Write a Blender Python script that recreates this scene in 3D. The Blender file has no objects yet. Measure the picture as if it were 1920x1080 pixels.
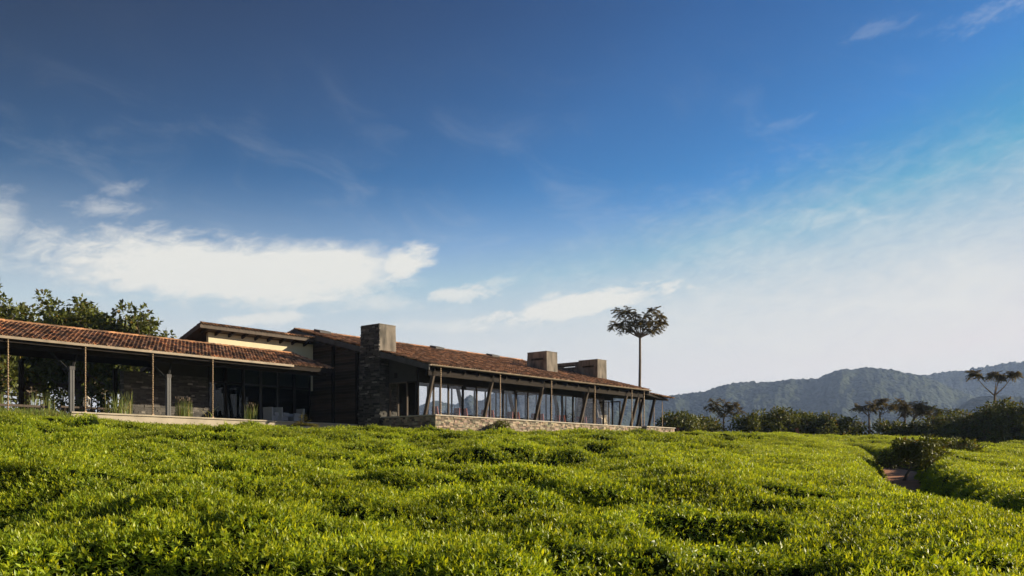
import bpy, math, random
import numpy as np
from mathutils import Vector, Matrix
R = math.radians
random.seed(7); rng = np.random.default_rng(7)
scn = bpy.context.scene

# ------------------------------------------------------------------ camera, sky, sun, exposure
F = 1761.0; HZ = 875.0                       # focal length and horizon in photo pixels
cam_d = bpy.data.cameras.new('camera'); cam = bpy.data.objects.new('camera', cam_d)
scn.collection.objects.link(cam); scn.camera = cam
cam_d.sensor_width = 36; cam_d.lens = 36*F/1920
cam_d.shift_y = (HZ-540)/1920; cam_d.clip_start = .1; cam_d.clip_end = 20000
cam.location = (0, 0, 0); cam.rotation_euler = (R(90), 0, 0)

SUN_EL = R(19.5); SUN_AZ = R(83)             # azimuth clockwise from +Y
sd = Vector((math.sin(SUN_AZ)*math.cos(SUN_EL), math.cos(SUN_AZ)*math.cos(SUN_EL), math.sin(SUN_EL)))
sl = bpy.data.lights.new('sun', 'SUN'); sl.energy = 5.0; sl.angle = R(.55); sl.color = (1, .86, .62)
so = bpy.data.objects.new('sun', sl); scn.collection.objects.link(so)
so.rotation_euler = sd.to_track_quat('Z', 'Y').to_euler()

scn.view_settings.view_transform = 'Standard'; scn.view_settings.look = 'None'
scn.view_settings.gamma = 1; scn.view_settings.exposure = 1.05
scn.cycles.max_bounces = 8; scn.cycles.transparent_max_bounces = 16; scn.cycles.volume_bounces = 1

world = bpy.data.worlds.new('World'); scn.world = world; world.use_nodes = True
def build_world():
    nt = world.node_tree; nt.nodes.clear(); N = nt.nodes.new; Lk = nt.links.new
    out = N('ShaderNodeOutputWorld'); bg = N('ShaderNodeBackground'); Lk(bg.outputs[0], out.inputs[0])
    bg.inputs[1].default_value = .1
    sky = N('ShaderNodeTexSky'); sky.sky_type = 'NISHITA'; sky.sun_disc = False
    sky.sun_elevation = SUN_EL; sky.sun_rotation = SUN_AZ; sky.altitude = 1800
    sky.air_density = 1.0; sky.dust_density = .9; sky.ozone_density = 3.0
    tc = N('ShaderNodeTexCoord'); sp = N('ShaderNodeSeparateXYZ'); Lk(tc.outputs['Generated'], sp.inputs[0])
    def M(op, a, b=None, c=None, clamp=False):
        n = N('ShaderNodeMath'); n.operation = op; n.use_clamp = clamp
        for i, v in enumerate((a, b, c)):
            if v is None: continue
            if isinstance(v, (int, float)): n.inputs[i].default_value = v
            else: Lk(v, n.inputs[i])
        return n.outputs[0]
    def ramp(v, lo, hi):
        n = N('ShaderNodeMapRange'); n.interpolation_type = 'SMOOTHSTEP'
        Lk(v, n.inputs[0]); n.inputs[1].default_value = lo; n.inputs[2].default_value = hi
        return n.outputs[0]
    az = M('ARCTAN2', sp.outputs[0], sp.outputs[1]); el = M('ARCSINE', sp.outputs[2])
    DEG = 180/math.pi
    az = M('MULTIPLY', az, DEG); el = M('MULTIPLY', el, DEG)
    def noise(sx, sy, scale, detail=8, rough=.6, dist=0., off=0., shear=0.):
        c = N('ShaderNodeCombineXYZ')
        Lk(M('ADD', M('MULTIPLY', az, sx), off), c.inputs[0])
        Lk(M('MULTIPLY', M('ADD', el, M('MULTIPLY', az, shear)), sy), c.inputs[1])
        n = N('ShaderNodeTexNoise'); n.inputs['Scale'].default_value = scale; n.inputs['Detail'].default_value = detail
        n.inputs['Roughness'].default_value = rough; n.inputs['Distortion'].default_value = dist
        Lk(c.outputs[0], n.inputs['Vector']); return n.outputs['Fac']
    n1 = noise(.22, .62, 1.0, 9, .62, .9)
    n2 = noise(.16, .34, 1.0, 9, .66, .8, 7.3, .12)
    n3 = noise(.7, 1.5, 1.0, 8, .65, .5, 3.1, -.25)
    def blob(px, py, wx, wy, dens, slope=0., e=.95, nz=1.5):
        a0 = math.atan((px-960)/F)*DEG; e0 = math.atan((HZ-py)/F*math.cos(a0/DEG))*DEG
        k = DEG/F*math.cos(a0/DEG)**2; sa = wx*k; se = wy*DEG/F*math.cos(a0/DEG)
        dx = M('SUBTRACT', az, a0); dy = M('SUBTRACT', M('SUBTRACT', el, e0), M('MULTIPLY', dx, slope))
        d = M('ADD', M('POWER', M('ABSOLUTE', M('DIVIDE', dx, sa)), 2.), M('POWER', M('ABSOLUTE', M('DIVIDE', dy, se)), 2.))
        nn = M('ADD', M('MULTIPLY', M('SUBTRACT', n1, .5), nz), M('MULTIPLY', M('SUBTRACT', n3, .5), nz*1.1))
        f = M('SUBTRACT', M('SUBTRACT', 1.0, M('SQRT', d)), M('MULTIPLY', nn, -1))
        return M('MULTIPLY', ramp(f, -.22, e+.15), dens)
    bl = [blob(408, 510, 352, 66, 1.2, -.03, .55, 1.05), blob(600, 500, 195, 48, 1.1, -.02, .5, .8), blob(756, 497, 60, 36, 1., .3, .45, 1.2),
          blob(700, 565, 90, 22, .55, .0, .9), blob(490, 598, 115, 14, .8, .12, .45),
          blob(2, 420, 50, 62, .62, .3, 1.1), blob(190, 390, 85, 18, .45, .1, 1.1, 2.4), blob(235, 350, 45, 20, .3, .2, 1.1, 2.4),
          blob(862, 550, 70, 16, .8, .05, .6, 2.), blob(930, 532, 36, 12, .4, .2, .9, 2.2), blob(1075, 574, 190, 22, 1.1, .15, .32, 1.5),
          blob(850, 612, 200, 14, .45, .0, .9), blob(1455, 238, 70, 12, .1, .12, 1.6, 3.5), blob(1640, 58, 70, 14, .12, .2, 1.6, 3.5), blob(1870, 22, 110, 20, .2, .1, 1.5, 3.5),
          blob(1560, 410, 130, 22, .3, .0)]
    cl = bl[0]
    for b in bl[1:]: cl = M('MAXIMUM', cl, b)
    # thin veils: high cirrus and the milky air on the right
    veil = M('MULTIPLY', ramp(n2, .46, .85), M('MULTIPLY', ramp(el, 27, 8), .22))
    b1 = blob(1800, 545, 900, 275, .85, .05, 1.4, .8)
    b2 = blob(1240, 600, 520, 110, .42, .02, 1.5, .9)
    hz = M('MULTIPLY', ramp(el, 17.5, 3), .93)
    tot = cl
    for v in (veil, b1, b2, hz):             # screen blend
        tot = M('SUBTRACT', 1., M('MULTIPLY', M('SUBTRACT', 1., M('MINIMUM', tot, 1.)), M('SUBTRACT', 1., v)))
    tot = M('MINIMUM', tot, .98)
    sr = N('ShaderNodeSeparateColor'); cr = N('ShaderNodeCombineColor'); Lk(sky.outputs[0], sr.inputs[0])
    for i_, (g_, k_) in enumerate(((3.5, .069), (2.6, .116), (2.2, .105))):      # a polarised, contrasty sky
        Lk(M('MULTIPLY', M('POWER', sr.outputs[i_], g_), k_), cr.inputs[i_])
    vm = N('ShaderNodeVectorMath'); vm.operation = 'MINIMUM'; pf = M('MINIMUM', M('MAXIMUM', M('ADD', M('MULTIPLY', M('SUBTRACT', el, 16), -.03), M('ADD', M('MULTIPLY', az, .024), 1.3)), .42), 1.3)
    sc = N('ShaderNodeVectorMath'); sc.operation = 'SCALE'; Lk(cr.outputs[0], sc.inputs[0]); Lk(pf, sc.inputs['Scale']); Lk(sc.outputs[0], vm.inputs[0]); vm.inputs[1].default_value = (3.2, 1.78, 2.85)
    mx = N('ShaderNodeMix'); mx.data_type = 'RGBA'
    Lk(tot, mx.inputs[0]); Lk(vm.outputs[0], mx.inputs[6]); mx.inputs[7].default_value = (4.25, 4.15, 3.78, 1)
    Lk(mx.outputs[2], bg.inputs[0])
build_world()

# ------------------------------------------------------------------ helpers
CO = scn.collection
TH = math.atan2(.768, .641)                  # the lodge's long axis
CA, SA = math.cos(TH), math.sin(TH)
def W(a, b, z=0): return Vector((CA*a-SA*b, SA*a+CA*b, z))
def at(px, D): return ((px-960)/F*D, D)
def zy(py, D): return (HZ-py)/F*D
def AB(x, y): return CA*x+SA*y, -SA*x+CA*y

def tag(o, label=None, cat=None, group=None, kind=None):
    if label: o['label'] = label
    if cat: o['category'] = cat
    if group: o['group'] = group
    if kind: o['kind'] = kind
    return o
def empty(name, loc, rz=0, **k):
    o = bpy.data.objects.new(name, None); CO.objects.link(o); o.empty_display_size = .3
    o.location = loc; o.rotation_euler.z = rz; return tag(o, **k)
def link(name, me, m, parent=None, smooth=False):
    me.materials.append(m)
    o = bpy.data.objects.new(name, me); CO.objects.link(o)
    if parent: o.parent = parent
    if smooth: me.polygons.foreach_set('use_smooth', np.ones(len(me.polygons), bool))
    return o
def copy_tree(o, parent=None):
    c = o.copy(); CO.objects.link(c); c.parent = parent
    for ch in list(o.children): copy_tree(ch, c)
    return c
def np_mesh(name, V, faces, col=None):
    """V (n,3); faces: list of int arrays (m,k)"""
    me = bpy.data.meshes.new(name)
    me.vertices.add(len(V)); me.vertices.foreach_set('co', np.asarray(V, np.float32).ravel())
    loops = np.concatenate([f.ravel() for f in faces]).astype(np.int32)
    tot = np.concatenate([np.full(len(f), f.shape[1]) for f in faces])
    st = np.concatenate([[0], np.cumsum(tot)[:-1]]).astype(np.int32)
    me.loops.add(len(loops)); me.loops.foreach_set('vertex_index', loops)
    me.polygons.add(len(tot)); me.polygons.foreach_set('loop_start', st)
    me.update(calc_edges=True)
    if col is not None: set_col(me, col)
    return me
def set_col(me, col):
    col = np.asarray(col, np.float32)
    if col.ndim == 1: col = np.stack([col]*3, 1)
    c = np.ones((len(col), 4), np.float32); c[:, :3] = col
    at_ = me.color_attributes.new('col', 'FLOAT_COLOR', 'POINT'); at_.data.foreach_set('color', c.ravel())

class MB:
    def __init__(s, off=(0, 0, 0)): s.v = []; s.f = []; s.c = []; s.o = Vector(off)
    def add(s, vs, fs, c=(1, 1, 1)):
        n = len(s.v); s.v += [tuple(Vector(v)-s.o) for v in vs]; s.f += [[i+n for i in f] for f in fs]; s.c += [c]*len(vs); return s
    HEX = [(0, 3, 2, 1), (4, 5, 6, 7), (0, 1, 5, 4), (1, 2, 6, 5), (2, 3, 7, 6), (3, 0, 4, 7)]
    def box(s, x0, x1, y0, y1, z0, z1, c=(1, 1, 1)):
        return s.add([(x0, y0, z0), (x1, y0, z0), (x1, y1, z0), (x0, y1, z0), (x0, y0, z1), (x1, y0, z1), (x1, y1, z1), (x0, y1, z1)], s.HEX, c)
    def hexa(s, p, c=(1, 1, 1)): return s.add(p, s.HEX, c)
    def bar(s, p, q, w, h, c=(1, 1, 1), up=(0, 0, 1)):
        p, q = Vector(p), Vector(q); d = (q-p).normalized(); u = Vector(up)
        if abs(d.dot(u)) > .98: u = Vector((1, 0, 0))
        r = d.cross(u).normalized()*w/2; u = r.cross(d).normalized()*h/2
        return s.add([p-r-u, p+r-u, p+r+u, p-r+u, q-r-u, q+r-u, q+r+u, q-r+u], s.HEX, c)
    def tube(s, pts, rad, n=8, c=(1, 1, 1), cap=True):
        pts = [Vector(p) for p in pts]; k = len(pts); b = len(s.v); vs = []; fs = []
        if not hasattr(rad, '__len__'): rad = [rad]*k
        for i, p in enumerate(pts):
            d = (pts[min(i+1, k-1)]-pts[max(i-1, 0)]).normalized()
            u = Vector((0, 0, 1)) if abs(d.z) < .9 else Vector((1, 0, 0))
            r = d.cross(u).normalized(); u = r.cross(d)
            for j in range(n):
                t = 2*math.pi*j/n; vs.append(p+(r*math.cos(t)+u*math.sin(t))*rad[i])
        for i in range(k-1):
            for j in range(n): fs.append((i*n+j, i*n+(j+1) % n, (i+1)*n+(j+1) % n, (i+1)*n+j))
        if cap: fs += [tuple(range(n-1, -1, -1)), tuple(range((k-1)*n, k*n))]
        return s.add(vs, fs, c)
    def build(s, name, m, parent=None, smooth=False):
        me = bpy.data.meshes.new(name); me.from_pydata(s.v, [], s.f); me.update(); set_col(me, s.c)
        return link(name, me, m, parent, smooth)

def mat(name, base, rough=.75, var=.25, scale=3., bump=0., bscale=25., metal=0., spec=.4, trans=0., stretch=(1, 1, 1), hue=None, fleck=0.):
    m = bpy.data.materials.new(name); m.use_nodes = True; nt = m.node_tree; N = nt.nodes.new; Lk = nt.links.new
    bs = nt.nodes['Principled BSDF']; out = nt.nodes['Material Output']
    tc = N('ShaderNodeTexCoord'); mp = N('ShaderNodeMapping'); Lk(tc.outputs['Object'], mp.inputs[0]); mp.inputs['Scale'].default_value = stretch
    nz = N('ShaderNodeTexNoise'); nz.inputs['Scale'].default_value = scale; nz.inputs['Detail'].default_value = 6; Lk(mp.outputs[0], nz.inputs[0])
    mr = N('ShaderNodeMapRange'); Lk(nz.outputs['Fac'], mr.inputs[0]); mr.inputs[1].default_value = .3; mr.inputs[2].default_value = .7
    c2 = hue if hue else tuple(x*(1-var) for x in base)
    mx = N('ShaderNodeMix'); mx.data_type = 'RGBA'; Lk(mr.outputs[0], mx.inputs[0])
    mx.inputs[6].default_value = (*c2, 1); mx.inputs[7].default_value = (*[x*(1+var*.4) for x in base], 1)
    at_ = N('ShaderNodeAttribute'); at_.attribute_name = 'col'
    mu = N('ShaderNodeMix'); mu.data_type = 'RGBA'; mu.blend_type = 'MULTIPLY'; mu.inputs[0].default_value = 1
    Lk(mx.outputs[2], mu.inputs[6]); Lk(at_.outputs['Color'], mu.inputs[7]); colr = mu.outputs[2]
    Lk(colr, bs.inputs['Base Color']); bs.inputs['Roughness'].default_value = rough; bs.inputs['Metallic'].default_value = metal
    bs.inputs['Specular IOR Level'].default_value = spec
    if bump:
        bn = N('ShaderNodeTexNoise'); bn.inputs['Scale'].default_value = bscale; bn.inputs['Detail'].default_value = 5; Lk(mp.outputs[0], bn.inputs[0])
        bp = N('ShaderNodeBump'); bp.inputs['Strength'].default_value = bump; bp.inputs['Distance'].default_value = .02
        Lk(bn.outputs['Fac'], bp.inputs['Height']); Lk(bp.outputs[0], bs.inputs['Normal'])
    if trans:
        tr = N('ShaderNodeBsdfTranslucent'); ms = N('ShaderNodeMixShader'); ms.inputs[0].default_value = trans
        tm = N('ShaderNodeMix'); tm.data_type = 'RGBA'; tm.blend_type = 'MULTIPLY'; tm.inputs[0].default_value = 1
        Lk(colr, tm.inputs[6]); tm.inputs[7].default_value = (1.7, 1.5, .55, 1); Lk(tm.outputs[2], tr.inputs[0])
        Lk(bs.outputs[0], ms.inputs[1]); Lk(tr.outputs[0], ms.inputs[2]); Lk(ms.outputs[0], out.inputs[0])
    return m
def glass_mat(name, tint, extra=.0):
    m = bpy.data.materials.new(name); m.use_nodes = True; nt = m.node_tree; nt.nodes.clear(); N = nt.nodes.new
    out = N('ShaderNodeOutputMaterial'); t = N('ShaderNodeBsdfTransparent'); g = N('ShaderNodeBsdfGlossy'); lw = N('ShaderNodeLayerWeight'); lw.inputs[0].default_value = .5; pw = N('ShaderNodeMath'); pw.operation = 'POWER'; pw.inputs[1].default_value = 4; f = N('ShaderNodeMath'); f.operation = 'MULTIPLY_ADD'; f.inputs[1].default_value = .8; f.inputs[2].default_value = .035+extra; mx = N('ShaderNodeMixShader')
    nt.links.new(lw.outputs['Facing'], pw.inputs[0]); nt.links.new(pw.outputs[0], f.inputs[0])
    t.inputs[0].default_value = (*tint, 1); g.inputs['Roughness'].default_value = .01
    nt.links.new(f.outputs[0], mx.inputs[0]); nt.links.new(t.outputs[0], mx.inputs[1]); nt.links.new(g.outputs[0], mx.inputs[2]); nt.links.new(mx.outputs[0], out.inputs[0])
    return m
def emit_mat(name, c, s):
    m = bpy.data.materials.new(name); m.use_nodes = True; nt = m.node_tree; nt.nodes.clear(); N = nt.nodes.new
    out = N('ShaderNodeOutputMaterial'); e = N('ShaderNodeEmission'); e.inputs[0].default_value = (*c, 1); e.inputs[1].default_value = s
    nt.links.new(e.outputs[0], out.inputs[0]); return m

MT = dict(
    tile=mat('clay_tile', (.42, .205, .095), .88, .5, 1.6, .5, 60, hue=(.10, .06, .038)),
    wood=mat('dark_timber', (.020, .015, .012), .8, spec=.12, var=.4, scale=3, bump=.3, bscale=40, stretch=(1, 1, 6)),
    siding=mat('board_siding', (.055, .036, .024), .6, .5, 1.2, .4, 30, stretch=(6, .6, 6)),
    fascia=mat('weathered_fascia', (.075, .07, .07), .8, .35, 2, .3, 30),
    column=mat('column_timber', (.07, .05, .036), .75, .4, 3, .3, 30, stretch=(4, 4, 1)),
    gutter=mat('gutter_metal', (.20, .155, .11), .55, .35, 2, .1, 20, metal=.15),
    steel=mat('painted_steel', (.05, .05, .053), .5, .2, 3, .1, 20),
    chain=mat('chain_metal', (.26, .18, .11), .55, .3, 10, .1, 20, metal=.3),
    slate=mat('stacked_slate', (.042, .037, .032), .7, .35, 5, .6, 50),
    stone=mat('terrace_stone', (.20, .165, .125), .85, .45, 3, .6, 40, hue=(.15, .12, .09)),
    coping=mat('coping_stone', (.40, .35, .29), .8, .2, 3, .3, 30),
    render_=mat('chimney_plaster', (.17, .145, .12), .9, .45, 2.2, .8, 18, hue=(.055, .048, .04), stretch=(1.6, 1.6, .5)),
    cream=mat('cream_plaster', (.54, .48, .33), .9, .08, 1.5, .1, 20),
    concrete=mat('deck_concrete', (.36, .31, .24), .85, .2, 2, .3, 30),
    inwall=mat('interior_wall', (.032, .029, .026), .9, .2, 2, .1, 20),
    floor=mat('interior_floor', (.10, .075, .055), .5, .3, 2, .1, 20),
    white=mat('white_cushion', (.26, .26, .26), .9, .08, 3, .1, 20),
    red=mat('terracotta_fabric', (.26, .08, .055), .85, .2, 5, .1, 20),
    rust=mat('rusty_post', (.22, .075, .05), .85, .3, 5, .3, 30),
    black=mat('dark_paint_and_shade', (.012, .012, .012), .8, .2, 5, .1, 20),  # dark paint on posts and planter; on the walkway arms it paints in shade
    bark=mat('tree_bark', (.12, .09, .065), .9, .4, 4, .6, 20, stretch=(1, 1, .3)),
    palebark=mat('pale_bark', (.17, .12, .085), .85, .35, 3, .4, 20, stretch=(1, 1, .3)),
    soil=mat('ground_soil', (.05, .052, .022), .95, .4, .8, .4, 10, hue=(.04, .05, .018)),
    dirt=mat('red_dirt', (.40, .16, .065), .95, .3, 1.2, .6, 12),
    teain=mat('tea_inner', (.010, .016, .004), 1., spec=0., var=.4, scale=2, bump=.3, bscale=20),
    tealeaf=mat('tea_leaf', (.265, .35, .024), .42, .0, 3, spec=.42, trans=.42),
    leafd=mat('broad_leaf', (.095, .110, .022), .5, .2, .6, spec=.25, trans=.22),
    leafu=mat('umbrella_leaf', (.13, .108, .040), .5, .25, .8, spec=.4, trans=.18),
    reed=mat('reed_blade', (.16, .21, .055), .6, .25, 2, spec=.3, trans=.25),
    grass=mat('grass_blade', (.15, .21, .045), .6, .25, 2, spec=.3, trans=.3),
    forest=mat('forest_slope', (.030, .038, .018), .95, .5, .012, hue=(.012, .018, .012)),
    bulb=emit_mat('warm_bulb', (1, .55, .2), 5.),
    glass=glass_mat('window_glass', (.975, .98, .985)),
    glassd=glass_mat('entrance_glass', (.45, .5, .52), -.01),
)

def vnoise(x, y, seed=0):
    xi = np.floor(x).astype(np.int64); yi = np.floor(y).astype(np.int64); fx = x-xi; fy = y-yi
    fx = fx*fx*fx*(fx*(fx*6-15)+10); fy = fy*fy*fy*(fy*(fy*6-15)+10)
    def h(a, b):
        n = (a*374761393+b*668265263+seed*974711) & 0xffffffff
        n = ((n ^ (n >> 13))*1274126177) & 0xffffffff
        return ((n ^ (n >> 16)) & 0xffff)/65535.
    return (h(xi, yi)*(1-fx)+h(xi+1, yi)*fx)*(1-fy)+(h(xi, yi+1)*(1-fx)+h(xi+1, yi+1)*fx)*fy
def fbm(x, y, o=4, seed=0, g=.5):
    s = 0; a = 1; t = 0
    for i in range(o):
        s = s+a*vnoise(x*2**i+i*17.3, y*2**i-i*9.1, seed+i); t += a; a *= g
    return s/t
def sstep(a, b, x):
    t = np.clip((x-a)/(b-a), 0, 1); return t*t*(3-2*t)

# ------------------------------------------------------------------ terrain
BP = [-900, 0, 130, 250, 400, 700, 1000, 1200, 1290, 1450, 1600, 1700, 1920, 2700]
BT = np.array([(p-960)/F for p in BP])
DK = np.array([-40, 0, 8, 20, 32, 40, 50, 65, 80, 100, 150, 300, 600, 1200, 3000, 6000.])
def lin(s, cap): return [min(cap, -1.83+(d-8)*s) if d >= 0 else -2.6 for d in DK[:9]]
far = [1.2, -3, -18, -45, -60, -60, -60]
GZ = []
for p, s, cap in zip(BP, (.13, .103, .089, .083, .077, .067, .062, .057, .0555, .051, .046, None, .038, .034), (1.4, 1.30, 1.16, 1.13, 1.07, 1.04, 1.15, 1.34, 1.84, 1.75, 1.48, 0, .95, .8)):
    r = lin(s, cap) if s else [-2.6, -2.2, -1.83, -1.42, -.62, -.25, .0, .6, 1.18]
    GZ.append(r+[min(r[-1], 1.2) if k == 0 else f for k, f in enumerate(far)])
GZ = np.array(GZ)
def ground(x, y):
    x = np.asarray(x, float); y = np.asarray(y, float)
    D = np.clip(y, -40, 5999); t = x/np.maximum(np.abs(y), 3.); t = np.where(y < 3, x/3*.3, t); t = np.clip(t, BT[0]+1e-6, BT[-1]-1e-6)
    i = np.clip(np.searchsorted(BT, t)-1, 0, len(BT)-2); u = (t-BT[i])/(BT[i+1]-BT[i]); u = u*u*(3-2*u)
    j = np.clip(np.searchsorted(DK, D)-1, 0, len(DK)-2); v = (D-DK[j])/(DK[j+1]-DK[j])
    z = (GZ[i, j]*(1-u)+GZ[i+1, j]*u)*(1-v)+(GZ[i, j+1]*(1-u)+GZ[i+1, j+1]*u)*v
    r = np.hypot(x, y)
    z = np.where((y < 3) & (r > 40), np.minimum(z, -2-(r-40)*.06), z); z = np.maximum(z, -62)
    return z+(fbm(x/7, y/7, 2, 3)-.5)*.1
GAP = [at(*p) for p in [(1642, 26), (1662, 22), (1695, 20.5), (1780, 17.5), (1860, 15.5), (1990, 13.3), (2300, 11), (2300, 11.8), (1990, 14.6), (1860, 17.5), (1795, 21.5),
       (1744, 29), (1738, 36), (1740, 43.5), (1700, 45.5), (1660, 48), (1628, 52), (1600, 54), (1608, 51.5), (1636, 45), (1642, 40), (1640, 32)]]
GAPS = [GAP,
        [at(*p) for p in [(1275, 76), (1330, 70), (1400, 66), (1462, 64), (1462, 65.2), (1400, 67.6), (1330, 72.4), (1280, 80)]],
        [at(*p) for p in [(1760, 36), (1830, 33), (1900, 31), (1990, 30), (1990, 30.7), (1900, 31.8), (1830, 34), (1760, 37.2)]],
        [at(*p) for p in [(1740, 52), (1800, 50), (1870, 50), (1960, 52), (1960, 53), (1870, 51), (1800, 51), (1740, 53.4)]]]
def poly_sd(x, y, P):
    """signed distance, negative inside"""
    d = np.full(x.shape, 1e9); ins = np.zeros(x.shape, bool); n = len(P)
    for i in range(n):
        ax, ay = P[i]; bx, by = P[(i+1) % n]; ex, ey = bx-ax, by-ay
        t = np.clip(((x-ax)*ex+(y-ay)*ey)/(ex*ex+ey*ey), 0, 1)
        d = np.minimum(d, np.hypot(x-ax-t*ex, y-ay-t*ey))
        c = ((ay > y) != (by > y)) & (x < (bx-ax)*(y-ay)/(by-ay+1e-12)+ax); ins ^= c
    return np.where(ins, -d, d)
def tea_dist(x, y):
    a = CA*x+SA*y; b = -SA*x+CA*y
    d = 41.05-b                                                    # in front of the covered walk
    d = np.minimum(d, np.where(b > 34.0, np.where(a < 49, 35.25-a, a-62.6), 99.))
    d2 = np.minimum(34.75-b, 99.)
    d = np.where(a < 35.25, 41.05-b, d2)
    d = np.where((a > 61.6), np.maximum(d2, a-62.8), d)
    d = np.minimum(d, 84-y)
    for G in GAPS: d = np.minimum(d, poly_sd(x, y, G)+(fbm(x*1.5, y*1.5, 2, 5)-.5)*.5)
    return d
def canopy(x, y):
    d = tea_dist(x, y)
    und = (fbm(x/3.8+3, y/2.2, 3, 11)-.5)*1.18+(fbm(x/1.1, y/.8, 2, 21)-.5)*.36+(fbm(x/.42, y/.42, 2, 23)-.5)*.10
    hollow = -.42*sstep(.58, .72, fbm(x/2.6+40, y/1.5, 2, 31))
    h = (.90+(und+hollow)*sstep(-1, 8, d))*sstep(-.25, .8, d)**.6-.25*(d < -.25)
    return ground(x, y)+h, d
def build_ground():
    # one polar sheet out to the horizon
    ang = np.concatenate([np.radians(np.linspace(-50, 50, 201)), np.radians(np.linspace(55, 305, 51))])   # clockwise from +Y
    rad = np.concatenate([[.5], np.geomspace(2, 6500, 170)])
    Rr, An = np.meshgrid(rad, ang, indexing='ij'); x = Rr*np.sin(An); y = Rr*np.cos(An); z = ground(x, y)
    V = np.stack([x, y, z], -1).reshape(-1, 3); nr, na = Rr.shape
    i = np.arange(nr-1)[:, None]; j = np.arange(na)[None, :]; jn = (j+1) % na
    Fq = np.stack([i*na+j, (i+1)*na+j, (i+1)*na+jn, i*na+jn], -1).reshape(-1, 4)
    V = np.vstack([V, [0, 0, V[0, 2]]]); c = len(V)-1
    Ft = np.stack([np.full(na, c), np.arange(na), (np.arange(na)+1) % na], -1)
    o = link('ground', np_mesh('ground', V, [Fq, Ft], np.ones((len(V), 3))), MT['soil'], smooth=True)
    tag(o, kind='structure')
    # red dirt path in the clearing
    n = 60; px = np.linspace(0, 1, n)
    cl = np.array([at(*p) for p in [(1850, 16.6), (1790, 19.5), (1735, 25), (1712, 31), (1700, 36), (1668, 41.5), (1640, 47.5), (1600, 55), (1540, 60), (1480, 61.3)]])
    wd = [.3, .4, .9, 1.4, 1.5, 1.4, 1.1, .8, .6, .5]
    k = np.linspace(0, 1, len(cl)); cx = np.interp(px, k, cl[:, 0]); cy = np.interp(px, k, cl[:, 1]); w = np.interp(px, k, wd)
    dx = np.gradient(cx); dy = np.gradient(cy); l = np.hypot(dx, dy); nx, ny = dy/l, -dx/l
    m = 13; u = np.linspace(-1, 1, m)
    ww = w[:, None]*u[None, :]*(1+.35*(fbm(cx/1.3, cy/1.3, 3, 4)-.5))[:, None]
    X = cx[:, None]+nx[:, None]*ww; Y = cy[:, None]+ny[:, None]*ww; Z = ground(X, Y)+.03-.035*np.abs(u[None, :])**3
    V = np.stack([X, Y, Z], -1).reshape(-1, 3); i = np.arange(n-1)[:, None]; j = np.arange(m-1)[None, :]
    Fq = np.stack([i*m+j, (i+1)*m+j, (i+1)*m+j+1, i*m+j+1], -1).reshape(-1, 4)
    o = link('path', np_mesh('path', V, [Fq], np.ones((len(V), 3))), MT['dirt'], smooth=True); tag(o, kind='structure')
build_ground()

# ------------------------------------------------------------------ leaves
def unit(v): return v/np.maximum(np.linalg.norm(v, axis=-1, keepdims=True), 1e-9)
def leaf_arrays(P, Dr, U, L, Wd, col, fold=.18, droop=.15):
    """folded, drooping leaves of two segments: 6 verts, 4 faces"""
    Dr = unit(Dr); S = unit(np.cross(Dr, U)); Un = unit(np.cross(S, Dr)); L = np.asarray(L)[:, None]; Wd = np.asarray(Wd)[:, None]
    b = P; c = P+Dr*L*.5+Un*L*droop*.3; l = P+Dr*L*.45+S*Wd/2+Un*(Wd*fold+L*droop*.25); r = P+Dr*L*.45-S*Wd/2+Un*(Wd*fold+L*droop*.25); t = P+Dr*L-Un*L*droop
    V = np.stack([b, l, c, r, t], 1).reshape(-1, 3); n = len(P); o = (np.arange(n)*5)[:, None]
    Ft = np.concatenate([o+[[0, 2, 1]], o+[[0, 3, 2]], o+[[1, 2, 4]], o+[[2, 3, 4]]])
    return V, Ft, np.repeat(col, 5, axis=0)
def rand_dirs(n, up=0.):
    v = rng.normal(size=(n, 3)); v[:, 2] += up; return unit(v)

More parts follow.
